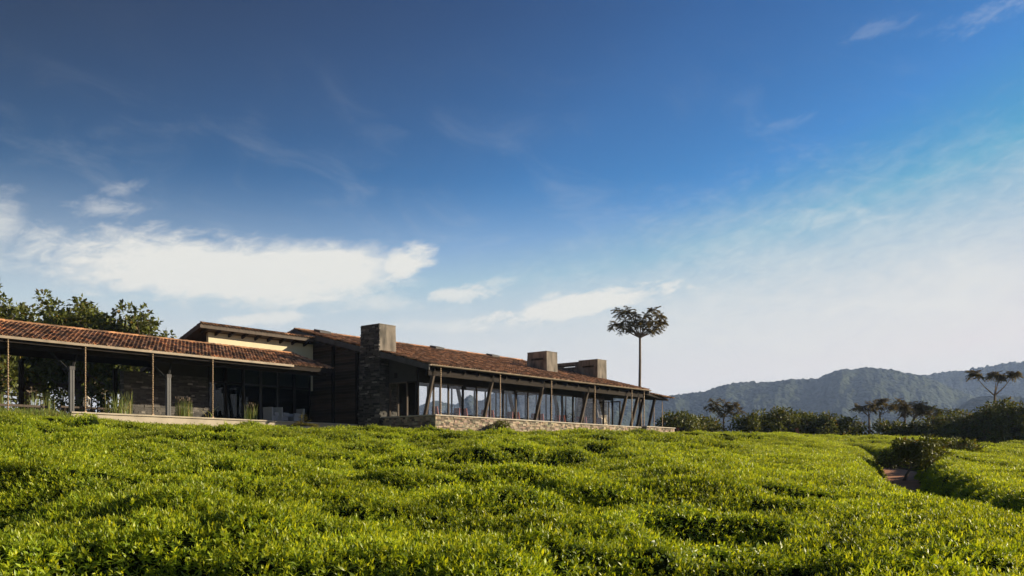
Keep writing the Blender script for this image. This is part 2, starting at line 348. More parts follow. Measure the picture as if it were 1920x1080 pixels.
def tea_patch(k, nsh, rad, ls, mature):
    P = []; Dd = []; U = []; L = []; Wd = []; C = []
    for _ in range(nsh):
        r = rad*math.sqrt(random.random()); t = random.random()*6.283; x, y = r*math.cos(t), r*math.sin(t)
        h = random.uniform(.00, .10)*(ls/.07); lean = Vector((random.gauss(0, .25), random.gauss(0, .25), 1)).normalized()
        nl = random.randint(4, 6); a0 = random.random()*6.28; yg = random.random()**1.3
        for i in range(nl):
            f = i/(nl-1); a = a0+i*2.4; ev = .15+1.15*f+random.gauss(0, .2)
            d = Vector((math.cos(a)*math.cos(ev), math.sin(a)*math.cos(ev), math.sin(ev)))+lean*.2
            p = Vector((x, y, -.05))+lean*(h+.05*f*(ls/.07)); l = ls*(1.15-.45*f)*random.uniform(.75, 1.2)
            P.append(p); Dd.append(d); U.append(Vector((random.gauss(0, .3), random.gauss(0, .3), 1)) if f < .8 else Vector((math.cos(a), math.sin(a), .5)))
            L.append(l); Wd.append(l*random.uniform(.24, .36))
            y_ = f*yg; C.append((.62+1.0*y_, .68+.62*y_, .55+.5*y_))
    for _ in range(mature):
        r = rad*math.sqrt(random.random()); t = random.random()*6.283; a = random.random()*6.28; ev = random.uniform(-.3, .5)
        P.append(Vector((r*math.cos(t), r*math.sin(t), random.uniform(-.09, .0)))); l = ls*random.uniform(1.0, 1.5)
        Dd.append(Vector((math.cos(a)*math.cos(ev), math.sin(a)*math.cos(ev), math.sin(ev)))); U.append(Vector((random.gauss(0, .35), random.gauss(0, .35), 1)))
        L.append(l); Wd.append(l*.42); g = random.uniform(.3, .6); C.append((g*.8, g, g*1.15))
    V, Ft, c = leaf_arrays(np.array(P), np.array(Dd), np.array(U), np.array(L), np.array(Wd), np.array(C))
    me = np_mesh('tea_shoots', V, [Ft], c); me.materials.append(MT['tealeaf'])
    return bpy.data.objects.new('tea_shoots', me)

def build_tea():
    src = bpy.data.collections.new('tea_sources')
    for k in range(6): src.objects.link(tea_patch(k, 24, .235, .068, 24))
    th = np.linspace(math.atan(-.74), math.atan(.74), 430); rr = [3.2]
    while rr[-1] < 92: rr.append(rr[-1]+min(max(.10, rr[-1]*.0105), .42))
    rr = np.array(rr); T, D = np.meshgrid(np.tan(th), rr); x = T*D; y = D
    z, d = canopy(x, y); V = np.stack([x, y, z], -1).reshape(-1, 3); n, m = x.shape
    i = np.arange(n-1)[:, None]; j = np.arange(m-1)[None, :]
    Fq = np.stack([i*m+j, i*m+j+1, (i+1)*m+j+1, (i+1)*m+j], -1).reshape(-1, 4)
    ok = (d.ravel()[Fq] > -.3).all(1) ; Fq = Fq[ok]
    me = np_mesh('tea_bushes', V, [Fq], np.ones((len(V), 3)))
    me.polygons.foreach_set('use_smooth', np.ones(len(me.polygons), bool))
    Dd = V[:, 1]; dens = np.interp(Dd, [3, 10, 20, 40, 80], [30, 28, 21, 14, 10]); scl = np.interp(Dd, [3, 10, 20, 40, 80], [.95, 1., 1.08, 1.2, 1.4])
    patch = fbm(V[:, 0]/2.2, V[:, 1]/1.6, 3, 61)
    dens *= .72+.56*sstep(.35, .6, patch)*1.0
    for nm, arr in (('dens', dens), ('scl', scl)):
        a = me.attributes.new(nm, 'FLOAT', 'POINT'); a.data.foreach_set('value', arr.astype(np.float32))
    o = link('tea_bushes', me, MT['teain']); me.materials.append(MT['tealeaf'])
    tag(o, 'bright green tea bushes covering the whole slope below the lodge', 'tea bushes', kind='stuff')
    ng = bpy.data.node_groups.new('tea_leaves', 'GeometryNodeTree')
    ng.interface.new_socket('Geometry', in_out='INPUT', socket_type='NodeSocketGeometry'); ng.interface.new_socket('Geometry', in_out='OUTPUT', socket_type='NodeSocketGeometry')
    N = ng.nodes.new; L = ng.links.new
    gi = N('NodeGroupInput'); go = N('NodeGroupOutput'); ds = N('GeometryNodeDistributePointsOnFaces'); ds.distribute_method = 'RANDOM'
    def na(nm):
        q = N('GeometryNodeInputNamedAttribute'); q.data_type = 'FLOAT'; q.inputs['Name'].default_value = nm; return q.outputs[0]
    L(gi.outputs[0], ds.inputs['Mesh']); L(na('dens'), ds.inputs['Density'])
    ci = N('GeometryNodeCollectionInfo'); ci.inputs['Collection'].default_value = src; ci.inputs['Separate Children'].default_value = True; ci.inputs['Reset Children'].default_value = True
    ip = N('GeometryNodeInstanceOnPoints'); ip.inputs['Pick Instance'].default_value = True
    L(ds.outputs['Points'], ip.inputs['Points']); L(ci.outputs[0], ip.inputs['Instance'])
    rv = N('FunctionNodeRandomValue'); rv.data_type = 'FLOAT_VECTOR'; rv.inputs[0].default_value = (-.15, -.15, 0); rv.inputs[1].default_value = (.15, .15, 6.283)
    er = N('FunctionNodeEulerToRotation'); L(rv.outputs[0], er.inputs[0])
    ro = N('FunctionNodeRotateRotation'); ro.rotation_space = 'LOCAL'; L(ds.outputs['Rotation'], ro.inputs[0]); L(er.outputs[0], ro.inputs[1]); L(ro.outputs[0], ip.inputs['Rotation'])
    rs = N('FunctionNodeRandomValue'); rs.data_type = 'FLOAT'; rs.inputs[2].default_value = .75; rs.inputs[3].default_value = 1.25; rs.inputs['Seed'].default_value = 5
    mm = N('ShaderNodeMath'); mm.operation = 'MULTIPLY'; L(rs.outputs[1], mm.inputs[0]); L(na('scl'), mm.inputs[1]); L(mm.outputs[0], ip.inputs['Scale'])
    jn = N('GeometryNodeJoinGeometry'); L(ip.outputs[0], jn.inputs[0]); L(gi.outputs[0], jn.inputs[0]); L(jn.outputs[0], go.inputs[0])
    md = o.modifiers.new('leaves', 'NODES'); md.node_group = ng
    return o
# leaf colour also varies from clump to clump
_nt = MT['tealeaf'].node_tree
_oi = _nt.nodes.new('ShaderNodeObjectInfo'); _mr = _nt.nodes.new('ShaderNodeMapRange'); _mr.inputs[3].default_value = .72; _mr.inputs[4].default_value = 1.3
_gp = _nt.nodes.new('ShaderNodeNewGeometry'); _nn = _nt.nodes.new('ShaderNodeTexNoise'); _nn.inputs['Scale'].default_value = .45; _nn.inputs['Detail'].default_value = 4
_nt.links.new(_gp.outputs['Position'], _nn.inputs['Vector']); _mm = _nt.nodes.new('ShaderNodeMapRange'); _mm.inputs[1].default_value = .32; _mm.inputs[2].default_value = .68; _mm.inputs[3].default_value = .72; _mm.inputs[4].default_value = 1.25
_nt.links.new(_nn.outputs['Fac'], _mm.inputs[0]); _nt.links.new(_oi.outputs['Random'], _mr.inputs[0]); _m3 = _nt.nodes.new('ShaderNodeMath'); _m3.operation = 'MULTIPLY'
_nt.links.new(_mr.outputs[0], _m3.inputs[0]); _nt.links.new(_mm.outputs[0], _m3.inputs[1])
_mu = [n for n in _nt.nodes if n.type == 'MIX' and n.blend_type == 'MULTIPLY'][0]
_m2 = _nt.nodes.new('ShaderNodeVectorMath'); _m2.operation = 'SCALE'
_src = _mu.inputs[7].links[0].from_socket; _nt.links.new(_src, _m2.inputs[0]); _nt.links.new(_m3.outputs[0], _m2.inputs['Scale']); _nt.links.new(_m2.outputs[0], _mu.inputs[7])
build_tea()
# tree-top relief on the far forest
_nt = MT['forest'].node_tree; _g = _nt.nodes.new('ShaderNodeNewGeometry'); _v = _nt.nodes.new('ShaderNodeTexVoronoi'); _v.inputs['Scale'].default_value = .11
_b = _nt.nodes.new('ShaderNodeBump'); _b.inputs['Strength'].default_value = 1; _b.inputs['Distance'].default_value = 5; _b.invert = True
_nt.links.new(_g.outputs['Position'], _v.inputs['Vector']); _nt.links.new(_v.outputs['Distance'], _b.inputs['Height']); _nt.links.new(_b.outputs[0], _nt.nodes['Principled BSDF'].inputs['Normal'])
_nt.nodes['Principled BSDF'].inputs['Specular IOR Level'].default_value = .05

# ------------------------------------------------------------------ hills
def hill(prof, Dr, Df, name, seed, base=-60, amp=1.):
    px = np.array([p[0] for p in prof], float); py = np.array([p[1] for p in prof], float)
    nu = int((px[-1]-px[0])/1.6); u = np.linspace(px[0], px[-1], nu); yy = np.interp(u, px, py)
    k = np.hanning(15); k /= k.sum(); yy = np.convolve(np.pad(yy, 7, mode='edge'), k, 'valid')
    nv = 110; v = np.concatenate([np.linspace(-.25, -.03, 8), np.linspace(0, 1, nv)])
    Vv, Uu = np.meshgrid(v, u, indexing='ij'); Y0 = np.meshgrid(v, yy, indexing='ij')[1]
    D = Dr-(Dr-Df)*Vv; t = (Uu-960)/F
    rx = t*Dr; zr = (HZ-Y0)/F*Dr
    gul = np.abs(fbm(Uu/110+Vv*.5*np.sin(seed), Vv*1.6+seed, 4, seed)-.5)*2
    prof_ = 1-sstep(0, 1, np.clip(np.abs(Vv), 0, 1)**.85)
    z = base+(zr-base)*prof_
    z += -(gul-.2)*(zr-base)*.26*amp*np.clip(np.abs(Vv)*3, 0, 1)*(1-np.clip(Vv, 0, 1))
    x = t*D
    s = 1/9.
    z += (fbm(x*s, D*s*.8, 3, seed+5, .6)-.5)*12*Dr/2000; z += (fbm(x/60, D/60, 3, seed+9)-.5)*26*np.clip(np.abs(Vv)*4, 0, 1)*amp
    V = np.stack([x, D, z], -1).reshape(-1, 3); n, m = x.shape
    i = np.arange(n-1)[:, None]; j = np.arange(m-1)[None, :]
    Fq = np.stack([i*m+j, i*m+j+1, (i+1)*m+j+1, (i+1)*m+j], -1).reshape(-1, 4)
    c = .75+.5*fbm(x/25, D/25, 3, seed+2).ravel()+.5*(fbm(x/160, D/160, 2, seed+3).ravel()-.5)
    o = link(name, np_mesh(name, V, [Fq], c), MT['forest']); tag(o, kind='structure')
hill([(200, 775), (500, 770), (700, 766), (780, 764), (820, 752), (850, 762), (883, 742), (899, 757), (912, 748), (930, 736), (960, 724), (1000, 716), (1060, 718), (1120, 728), (1180, 742), (1215, 749), (1240, 746),
      (1310, 736), (1360, 725), (1400, 719), (1440, 717), (1480, 714), (1535, 713), (1548, 704), (1575, 697), (1620, 691), (1645, 692), (1680, 696), (1710, 703), (1740, 712), (1770, 722), (1819, 742), (1860, 765), (1920, 790), (2050, 815)], 1900, 900, 'hills', 3)
hill([(1500, 760), (1600, 735), (1690, 708), (1740, 703), (1800, 695), (1850, 687), (1890, 681), (1920, 679), (2000, 672), (2200, 690), (2500, 720)], 2300, 1750, 'hills', 8)
hill([(1760, 800), (1801, 764), (1819, 749), (1840, 744), (1871, 742), (1897, 744), (1920, 747), (2050, 742), (2300, 765)], 1250, 760, 'hills', 14, base=-50, amp=.8)

# ------------------------------------------------------------------ stone helper: stacked courses as real stones
def stone_face(mb, p0, du, dv, n, Lu, Lv, ch, sw, prot, taper=None, dark=(.5, 1.5), tint=None, bright=True):
    """stones on the rectangle p0 + u*du + v*dv, outward normal n; taper(v)->(u0,u1)"""
    v = 0.
    while v < Lv-1e-3:
        h = min(ch*random.uniform(.6, 1.5), Lv-v); u0, u1 = taper(v/Lv) if taper else (0, Lu); u = u0
        if Lv-v-h < ch*.4: h = Lv-v
        while u < u1-1e-3:
            w = min(sw*random.uniform(.45, 1.8), u1-u)
            if u1-u-w < sw*.35: w = u1-u
            g = .006; q = prot*random.random(); s = random.uniform(*dark)*(random.choice((2.2, 3.2)) if bright and random.random() < .14 else 1)  # a random few stones coloured brighter, standing in for sky glints
            c = (s, s, s) if tint is None else tuple(s*random.choice(tint)[i] for i in range(3))
            a, b, lo, hi = u+g, u+w-g, v+g*.7, v+h-g*.7; t = random.uniform(-.006, .006)
            P = lambda uu, vv, nn: p0+du*uu+dv*vv+n*nn
            mb.hexa([P(a, lo, -.03), P(b, lo, -.03), P(b, lo, q+t), P(a, lo, q), P(a, hi, -.03), P(b, hi, -.03), P(b, hi, q), P(a, hi, q+t)], c)
            u += w
        v += h
Av = Vector((1, 0, 0)); Bv = Vector((0, 1, 0)); Zv = Vector((0, 0, 1))   # local building axes

def tiled(mb, a0, a1, b0, z0, b1, z1, per=.205, course=.34, amp=.038, lift=.035, seed=1, seg=6):
    L = math.hypot(b1-b0, z1-z0); nc = max(1, round(L/course)); nt_ = round(abs(a1-a0)/per); rr = random.Random(seed)
    nx = nt_*seg; db, dz = (b1-b0)/L, (z1-z0)/L; nb, nz = -dz, db
    if nz < 0: nb, nz = -nb, -nz
    base = len(mb.v); verts = []; cols = []; faces = []
    jit = [[rr.uniform(-.006, .008) for _ in range(nt_+1)] for _ in range(nc)]
    for k in range(nc):
        s0 = L*k/nc-.03; s1 = L*(k+1)/nc+.02
        tcol = []
        for t in range(nt_):
            g = rr.choice((rr.uniform(.3, .7), rr.uniform(.7, 1.2), rr.uniform(1., 1.9)))
            q = rr.random(); tcol.append((g, g*(1.0 if q < .6 else 1.2), g*(1 if q < .6 else 1.5)))
        for t in range(nt_):
            for e in range(seg+1):
                a = a0+(a1-a0)*(t+e/seg)/nt_; wv = amp*math.cos(2*math.pi*e/seg)+(amp*.3 if e in (0, seg) else 0)
                for s, lf in ((s0, lift+jit[k][t]), (s0, lift+jit[k][t]-.022), (s1, 0)):
                    w_ = wv+lf
                    verts.append((a, b0+db*s+nb*w_, z0+dz*s+nz*w_)); cols.append(tcol[t])
            q0 = len(verts)-3*(seg+1)
            for e in range(seg):
                i = q0+3*e; j = i+3
                faces.append((i, j, j+2, i+2)); faces.append((i+1, j+1, j, i))
    mb.v += [tuple(Vector(v)-mb.o) for v in verts]; mb.f += [[i+base for i in f] for f in faces]; mb.c += cols

def slab(mb, a0, a1, b0, z0, b1, z1, th, c=(1, 1, 1)):
    return mb.hexa([(a0, b0, z0-th), (a1, b0, z0-th), (a1, b1, z1-th), (a0, b1, z1-th), (a0, b0, z0), (a1, b0, z0), (a1, b1, z1), (a0, b1, z1)], c)

FL = 2.35                                     # lodge floor level
RB0, RZ0, RB1, RZ1 = 35.5, 5.50, 47.2, 8.42   # main roof: eave and ridge
SL = (RZ1-RZ0)/(RB1-RB0)
def roofz(b): return RZ0+(b-RB0)*SL if b < RB1 else RZ1-(b-RB1)*SL

# ------------------------------------------------------------------ main lodge
def chimney(parent, off, a0, a1, b0, b1, zt, zb, stone, slot=.40):
    """tapered plastered stack with a slot through its head"""
    t = .045*(zt-zb) if stone else .07*(zt-zb)
    mb = MB(off); h0, h1 = zt-slot-.15, zt-slot; m = (b0+b1)/2
    def ring(z):
        k = t*(zt-z)/(zt-zb)
        return (a0, a1+k*.6, b0-k*.15, b1+k)
    def seg(zl, zh, x0=None, x1=None):
        p, q = ring(zl), ring(zh)
        bl0, bl1 = (p[2], p[3]) if x0 is None else (x0[0], x0[1]); bh0, bh1 = (q[2], q[3]) if x1 is None else (x1[0], x1[1])
        mb.hexa([(p[0], bl0, zl), (p[1], bl0, zl), (p[1], bl1, zl), (p[0], bl1, zl), (q[0], bh0, zh), (q[1], bh0, zh), (q[1], bh1, zh), (q[0], bh1, zh)])
    seg(zb, h0); p, q = ring(h0), ring(h1); sl = .30*(b1-b0)
    seg(h0, h1, (p[2], m-sl), (q[2], m-sl)); seg(h0, h1, (m+sl, p[3]), (m+sl, q[3])); seg(h1, zt)
    o = mb.build('chimney', MT['render_'] , parent)
    lip = MB(off); rg = ring(zt); lip.box(rg[0]-.015, rg[1]+.015, rg[2]-.015, rg[3]+.015, zt+.002, zt+.05); lip.build('chimney_cap', MT['render_'], o)
    return o, ring
def main_lodge():
    A0, A1 = 35.7, 57.85; O = (36.3, 37., 1.3)
    root = empty('lodge_building', W(*O), TH, label='long dark lodge with red tiled roof, stone chimneys and leaning columns along its glass front', cat='building')
    # roof
    t = MB(O); tiled(t, A0, A1, RB0, RZ0, RB1, RZ1, seed=3); tiled(t, A0, A1, 51.6, RZ1-(51.6-RB1)*SL, RB1, RZ1, seed=4)
    for k in range(60):
        a = A0+(A1-A0)*k/60; g = random.uniform(.5, 1.2)
        t.tube([(a, RB1, RZ1+.0), (a+.40, RB1, RZ1+.025)], .11, 8, (g, g, g))
    roof = t.build('roof', MT['tile'], root)
    s = MB(O); slab(s, A0+.03, A1-.03, RB0+.1, RZ0-.02, RB1, RZ1-.06, .13); slab(s, A0+.03, A1-.03, RB1, RZ1-.06, 51.5, RZ1-.06-(51.5-RB1)*SL, .13)
    s.build('roof_deck', MT['wood'], root)
    f = MB(O)
    for aa in (A0-.06, A1+.0):
        f = MB(O); slab(f, aa, aa+.06, RB0+.02, RZ0-.03, RB1, RZ1-.03, .30); slab(f, aa, aa+.06, RB1, RZ1-.03, 51.6, RZ1-.03-(51.6-RB1)*SL, .30); f.build('fascia', MT['fascia'], root)
    r = MB(O)
    for k in range(19):
        a = A0+.6+k*1.2; slab(r, a-.05, a+.05, RB0+.2, RZ0-.16, 46.9, RZ0-.16+(46.9-RB0-.2)*SL, .18)
    r.build('rafters', MT['wood'], root)
    for a, bb in ((41.9, 46.6), (47.2, 46.6), (37.0, 46.6), (53.0, 46.4)):
        v = MB(O); z = roofz(bb)+.06; v.hexa([(a, bb-.25, z-.03), (a+.85, bb-.25, z-.03), (a+.85, bb+.35, z+.12), (a, bb+.35, z+.12), (a, bb-.25, z+.1), (a+.85, bb-.25, z+.1), (a+.85, bb+.35, z+.25), (a, bb+.35, z+.25)])
        v.build('roof_vent', MT['fascia'], root)
    g = MB(O); n = 10; pr = [( -.075*math.cos(math.pi*i/n), -.085*math.sin(math.pi*i/n)) for i in range(n+1)]
    vs = [(aa, RB0-.06+p[0]*s_, RZ0-.03+p[1]*s_) for aa in (A0+.02, A1+.1) for s_ in (1, .86) for p in pr]; m = n+1
    fs = [(i, i+1, 2*m+i+1, 2*m+i) for i in range(n)]+[(m+i, m+i+1, 3*m+i+1, 3*m+i) for i in range(n)]+[(i, i+1, m+i+1, m+i) for i in range(n)]+[(2*m+i, 2*m+i+1, 3*m+i+1, 3*m+i) for i in range(n)]
    fs += [(0, m, 3*m, 2*m), (n, m+n, 3*m+n, 2*m+n)]
    g.add(vs, fs); g.build('gutter', MT['gutter'], root)
    bm_ = MB(O); bm_.box(A0+.2, A1-.1, RB0+.32, RB0+.50, 4.93, 5.24); bm_.build('eave_beam', MT['wood'], root)
    b2 = MB(O); b2.box(A0+.5, 56.8, 38.62, 38.80, 4.95, 5.25); b2.build('inner_beam', MT['wood'], root)
    # leaning columns: an outer one tipping out and an inner one tipping in at each frame
    fr = [36.35, 41.2, 46.0, 50.8, 55.5, 57.0]
    for a in fr:
        c = MB(O); c.bar((a, 36.66, FL), (a, 35.92, 4.95), .20, .13, up=(1, 0, 0)); o = c.build('leaning_column', MT['column'], root)
        c = MB(O); c.bar((a, 35.935, 4.84), (a, 35.90, 4.975), .10, .17, up=(1, 0, 0)); c.build('bracket', MT['steel'], o)
        if a in fr[1:5]:
            c = MB(O); c.bar((a, 38.0, FL), (a, 38.7, 4.97), .20, .13, up=(1, 0, 0)); c.build('inner_column', MT['column'], root)
    # front glazing
    def glaz(vert, span, step, fixed, z0, z1, head, w=.07, nm='window', first=0):
        lo, hi = span; k = max(1, round((hi-lo)/step)); st = (hi-lo)/k
        for i in range(k):
            p0, p1 = lo+i*st, lo+(i+1)*st
            fmb = MB(O)
            bxs = [(p0, p0+w, z0, z1), (p0+w, p1, z0, z0+.07), (p0+w, p1, z1-.07, z1)]
            if i == k-1: bxs.append((p1-w, p1+.003, z0+.001, z1+.001))
            for (u0, u1, q0, q1) in bxs:
                if vert == 'b': fmb.box(u0, u1, fixed-.055, fixed+.055, q0, q1)
                else: fmb.box(fixed-.055, fixed+.055, u0, u1, q0, q1)
            fo = fmb.build(nm, MT['column'] if i % 3 else MT['wood'], root)
            gm = MB(O); d = .006
            if vert == 'b': gm.box(p0+w, p1, fixed-d, fixed+d, z0+.07, z1-.07)
            else: gm.box(fixed-d, fixed+d, p0+w, p1, z0+.07, z1-.07)
            gm.build('pane', MT['glass'], fo)
    glaz('b', (36.3, 55.5), 1.2, 37.05, FL, 4.72, 0)
    glaz('a', (37.12, 39.3), .75, 36.3, FL, 4.72, 0)
    glaz('b', (44.8, 56.8), 1.2, 46.0, FL, 5.6, 0, nm='back_window')
    glaz('a', (37.3, 39.2), .95, 56.85, FL, 4.72, 0, nm='end_window')
    glaz('a', (41.2, 45.9), .94, 56.85, FL, 5.6, 0, nm='end_window')
    wl = MB(O)
    wl.hexa([(36.3, 37.0, 4.722), (55.5, 37.0, 4.722), (55.5, 37.1, 4.722), (36.3, 37.1, 4.722), (36.3, 37.0, 5.68), (55.5, 37.0, 5.68), (55.5, 37.1, 5.70), (36.3, 37.1, 5.70)])
    wl.build('header', MT['wood'], root)
    w2 = MB(O)                                   # gable over the side glazing, siding up to the ridge, back wall
    zz = lambda b: roofz(b)-.20
    w2.hexa([(36.25, 37.11, 4.723), (36.35, 37.11, 4.723), (36.35, 39.3, 4.723), (36.25, 39.3, 4.723), (36.25, 37.11, zz(37.1)), (36.35, 37.11, zz(37.1)), (36.35, 39.3, zz(39.3)), (36.25, 39.3, zz(39.3))])
    w2.build('gable_wall', MT['inwall'], root)
    w2 = MB(O); w2.box(36.3, 44.78, 45.95, 46.05, 1.4, 7.8); w2.build('wall', MT['inwall'], root)
    w2 = MB(O); w2.box(44.78, 56.9, 45.955, 46.045, 5.603, 7.8); w2.build('wall', MT['inwall'], root)
    w2 = MB(O); w2.box(44.78, 56.9, 45.955, 46.045, 1.4, FL-.003); w2.build('wall', MT['inwall'], root)
    w2 = MB(O); w2.hexa([(56.8, 39.2, 5.603), (56.9, 39.2, 5.603), (56.9, 45.9, 5.603), (56.8, 45.9, 5.603), (56.8, 39.2, zz(39.2)), (56.9, 39.2, zz(39.2)), (56.9, 45.9, zz(45.9)), (56.8, 45.9, zz(45.9))])
    w2.build('gable_wall', MT['inwall'], root)
    sd_ = MB(O); z = 1.4; k = 0                  # horizontal boards on the gable wall behind the front chimney
    while z < 8.2:
        h = .17; bhi = 50.2
        for (x0, x1) in ((41.6, bhi),):
            # clip under the roof line
            def lim(zz_): return RB0+(zz_+.30-RZ0)/SL
            s0 = max(x0, lim(z+h)) if z+h > 6.7 else x0
            s1 = min(x1, RB1+(RZ1-(z+h+.30))/SL) if z > 6.9 else x1
            if s1-s0 > .1:
                s = random.uniform(.6, 1.5); sd_.hexa([(36.16, s0, z), (36.25, s0, z), (36.25, s1, z), (36.16, s1, z), (36.20, s0, z+h-.012), (36.25, s0, z+h-.012), (36.25, s1, z+h-.012), (36.20, s1, z+h-.012)], (s, s, s))
        z += h; k += 1
    sd_.build('siding', MT['siding'], root)
    sb = MB(O); sb.hexa([(36.26, 41.6, 1.4), (36.34, 41.6, 1.4), (36.34, 50.2, 1.4), (36.26, 50.2, 1.4), (36.26, 41.6, 6.6), (36.34, 41.6, 6.6), (36.34, 50.2, 7.4), (36.26, 50.2, 7.4)]); 
    for b in (41.75, 43.9, 46.2): sb.box(36.02, 36.15, b, b+.16, 1.4, roofz(b)-.45)
    sb.build('wall_posts', MT['wood'], root)
    fl = MB(O); fl.box(36.2, 57.2, 36.4, 46.2, 1.0, FL-.01); fl.build('floor', MT['floor'], root)
    # chimneys
    c1, ring = chimney(root, O, 35.62, 36.85, 39.4, 40.92, 7.98, 1.0, True)
    sm = MB(O)
    p0 = Vector((35.62, 39.36, 1.0)); H = 6.97
    stone_face(sm, p0, Bv, Zv, -Av, 1.6, H, .085, .30, .085, taper=lambda v: (0, 1.56+.36*(1-v)), dark=(.25, 2.2))
    stone_face(sm, Vector((35.62, 39.37, 1.0)), Av, Zv, -Bv, 1.25, 5.05, .085, .28, .06, taper=lambda v: (-.03, 1.26), dark=(.5, 1.6))
    so_ = sm.build('stone_cladding', MT['slate'], c1)
    chimney(root, O, 51.3, 52.5, 39.7, 41.4, 7.95, 6.2, False)
    c3, _ = chimney(root, O, 56.8, 57.95, 39.25, 40.95, 7.84, 1.3, True)
    sm = MB(O); stone_face(sm, Vector((56.78, 39.2, 1.3)), Av, Zv, -Bv, 1.2, 4.9, .08, .26, .04, dark=(.6, 1.5)); stone_face(sm, Vector((56.76, 39.2, 1.3)), Bv, Zv, -Av, 1.8, 4.7, .08, .26, .03, dark=(.6, 1.5))
    sm.build('stone_cladding', MT['stone'], c3)
    chimney(root, O, 57.3, 58.2, 41.08, 43.9, 7.82, 6.9, False, .16)
    # far porch roof, lower, tipping down away from the lodge
    pr_ = MB(O)
    def q(a, b, z, t=.12): return [(a, b, z-t), (a, b, z)]
    c = [(57.95, 36.2, 5.42), (62.9, 36.9, 5.18), (62.9, 43.5, 5.75), (57.95, 43.5, 6.6)]
    pr_.hexa([(x, y, z-.14) for x, y, z in c]+[(x, y, z) for x, y, z in c]); po = pr_.build('porch_roof', MT['wood'], root)
    pt = MB(O); tiled(pt, 58.0, 62.9, 36.4, 5.46, 43.4, 6.25, seed=9) ; pt.v = [(x, y, z-.05*(x+O[0]-58)*1.0+.0) for x, y, z in pt.v]; pt.build('porch_tiles', MT['tile'], po)
    for a in (59.3, 60.9):
        c_ = MB(O); c_.bar((a, 37.6, FL), (a, 36.9, 5.05), .18, .13, up=(1, 0, 0)); c_.build('leaning_column', MT['wood'], root)
    return root
main_lodge()

# ------------------------------------------------------------------ terrace walls
def terrace_wall(a0, a1, side, label, ztop, bf=35.2):
    O = (a0, bf, 1.2); root = empty('terrace_wall', W(*O), TH, label=label, cat='wall')
    zb = 1.0; tn = [(1.08, 1, .88), (1, 1, 1), (.92, .93, .95), (1.12, 1.05, .92)]
    core = MB(O); core.box(a0+.03, a1-.03, bf+.03, bf+.42, zb, ztop-.06)
    if side: core.box(a0+.03, a0+.42, bf+.42, side-.02, zb, ztop-.06)
    s = core
    stone_face(s, Vector((a0, bf+.03, zb)), Av, Zv, -Bv, a1-a0, ztop-.06-zb, .085, .22, .04, dark=(.3, 1.9), tint=tn, bright=False)
    stone_face(s, Vector((a0+.03, bf, zb)), Bv, Zv, -Av, (side or bf+.42)-bf, ztop-.06-zb, .08, .22, .04, dark=(.3, 1.7), tint=tn, bright=False)
    s.build('stonework', MT['stone'], root)
    c = MB(O); c.box(a0-.04, a1+.03, bf-.06, bf+.47, ztop-.058, ztop)
    if side: c.box(a0-.04, a0+.47, bf+.472, side, ztop-.058, ztop)
    c.build('coping', MT['coping'], root)
terrace_wall(35.8, 56.2, 39.3, 'long lit stone terrace wall with pale coping in front of the glass', 2.79)
terrace_wall(57.0, 60.9, 38.5, 'short stone wall at the far end of the lodge, beyond the gap', 2.87)

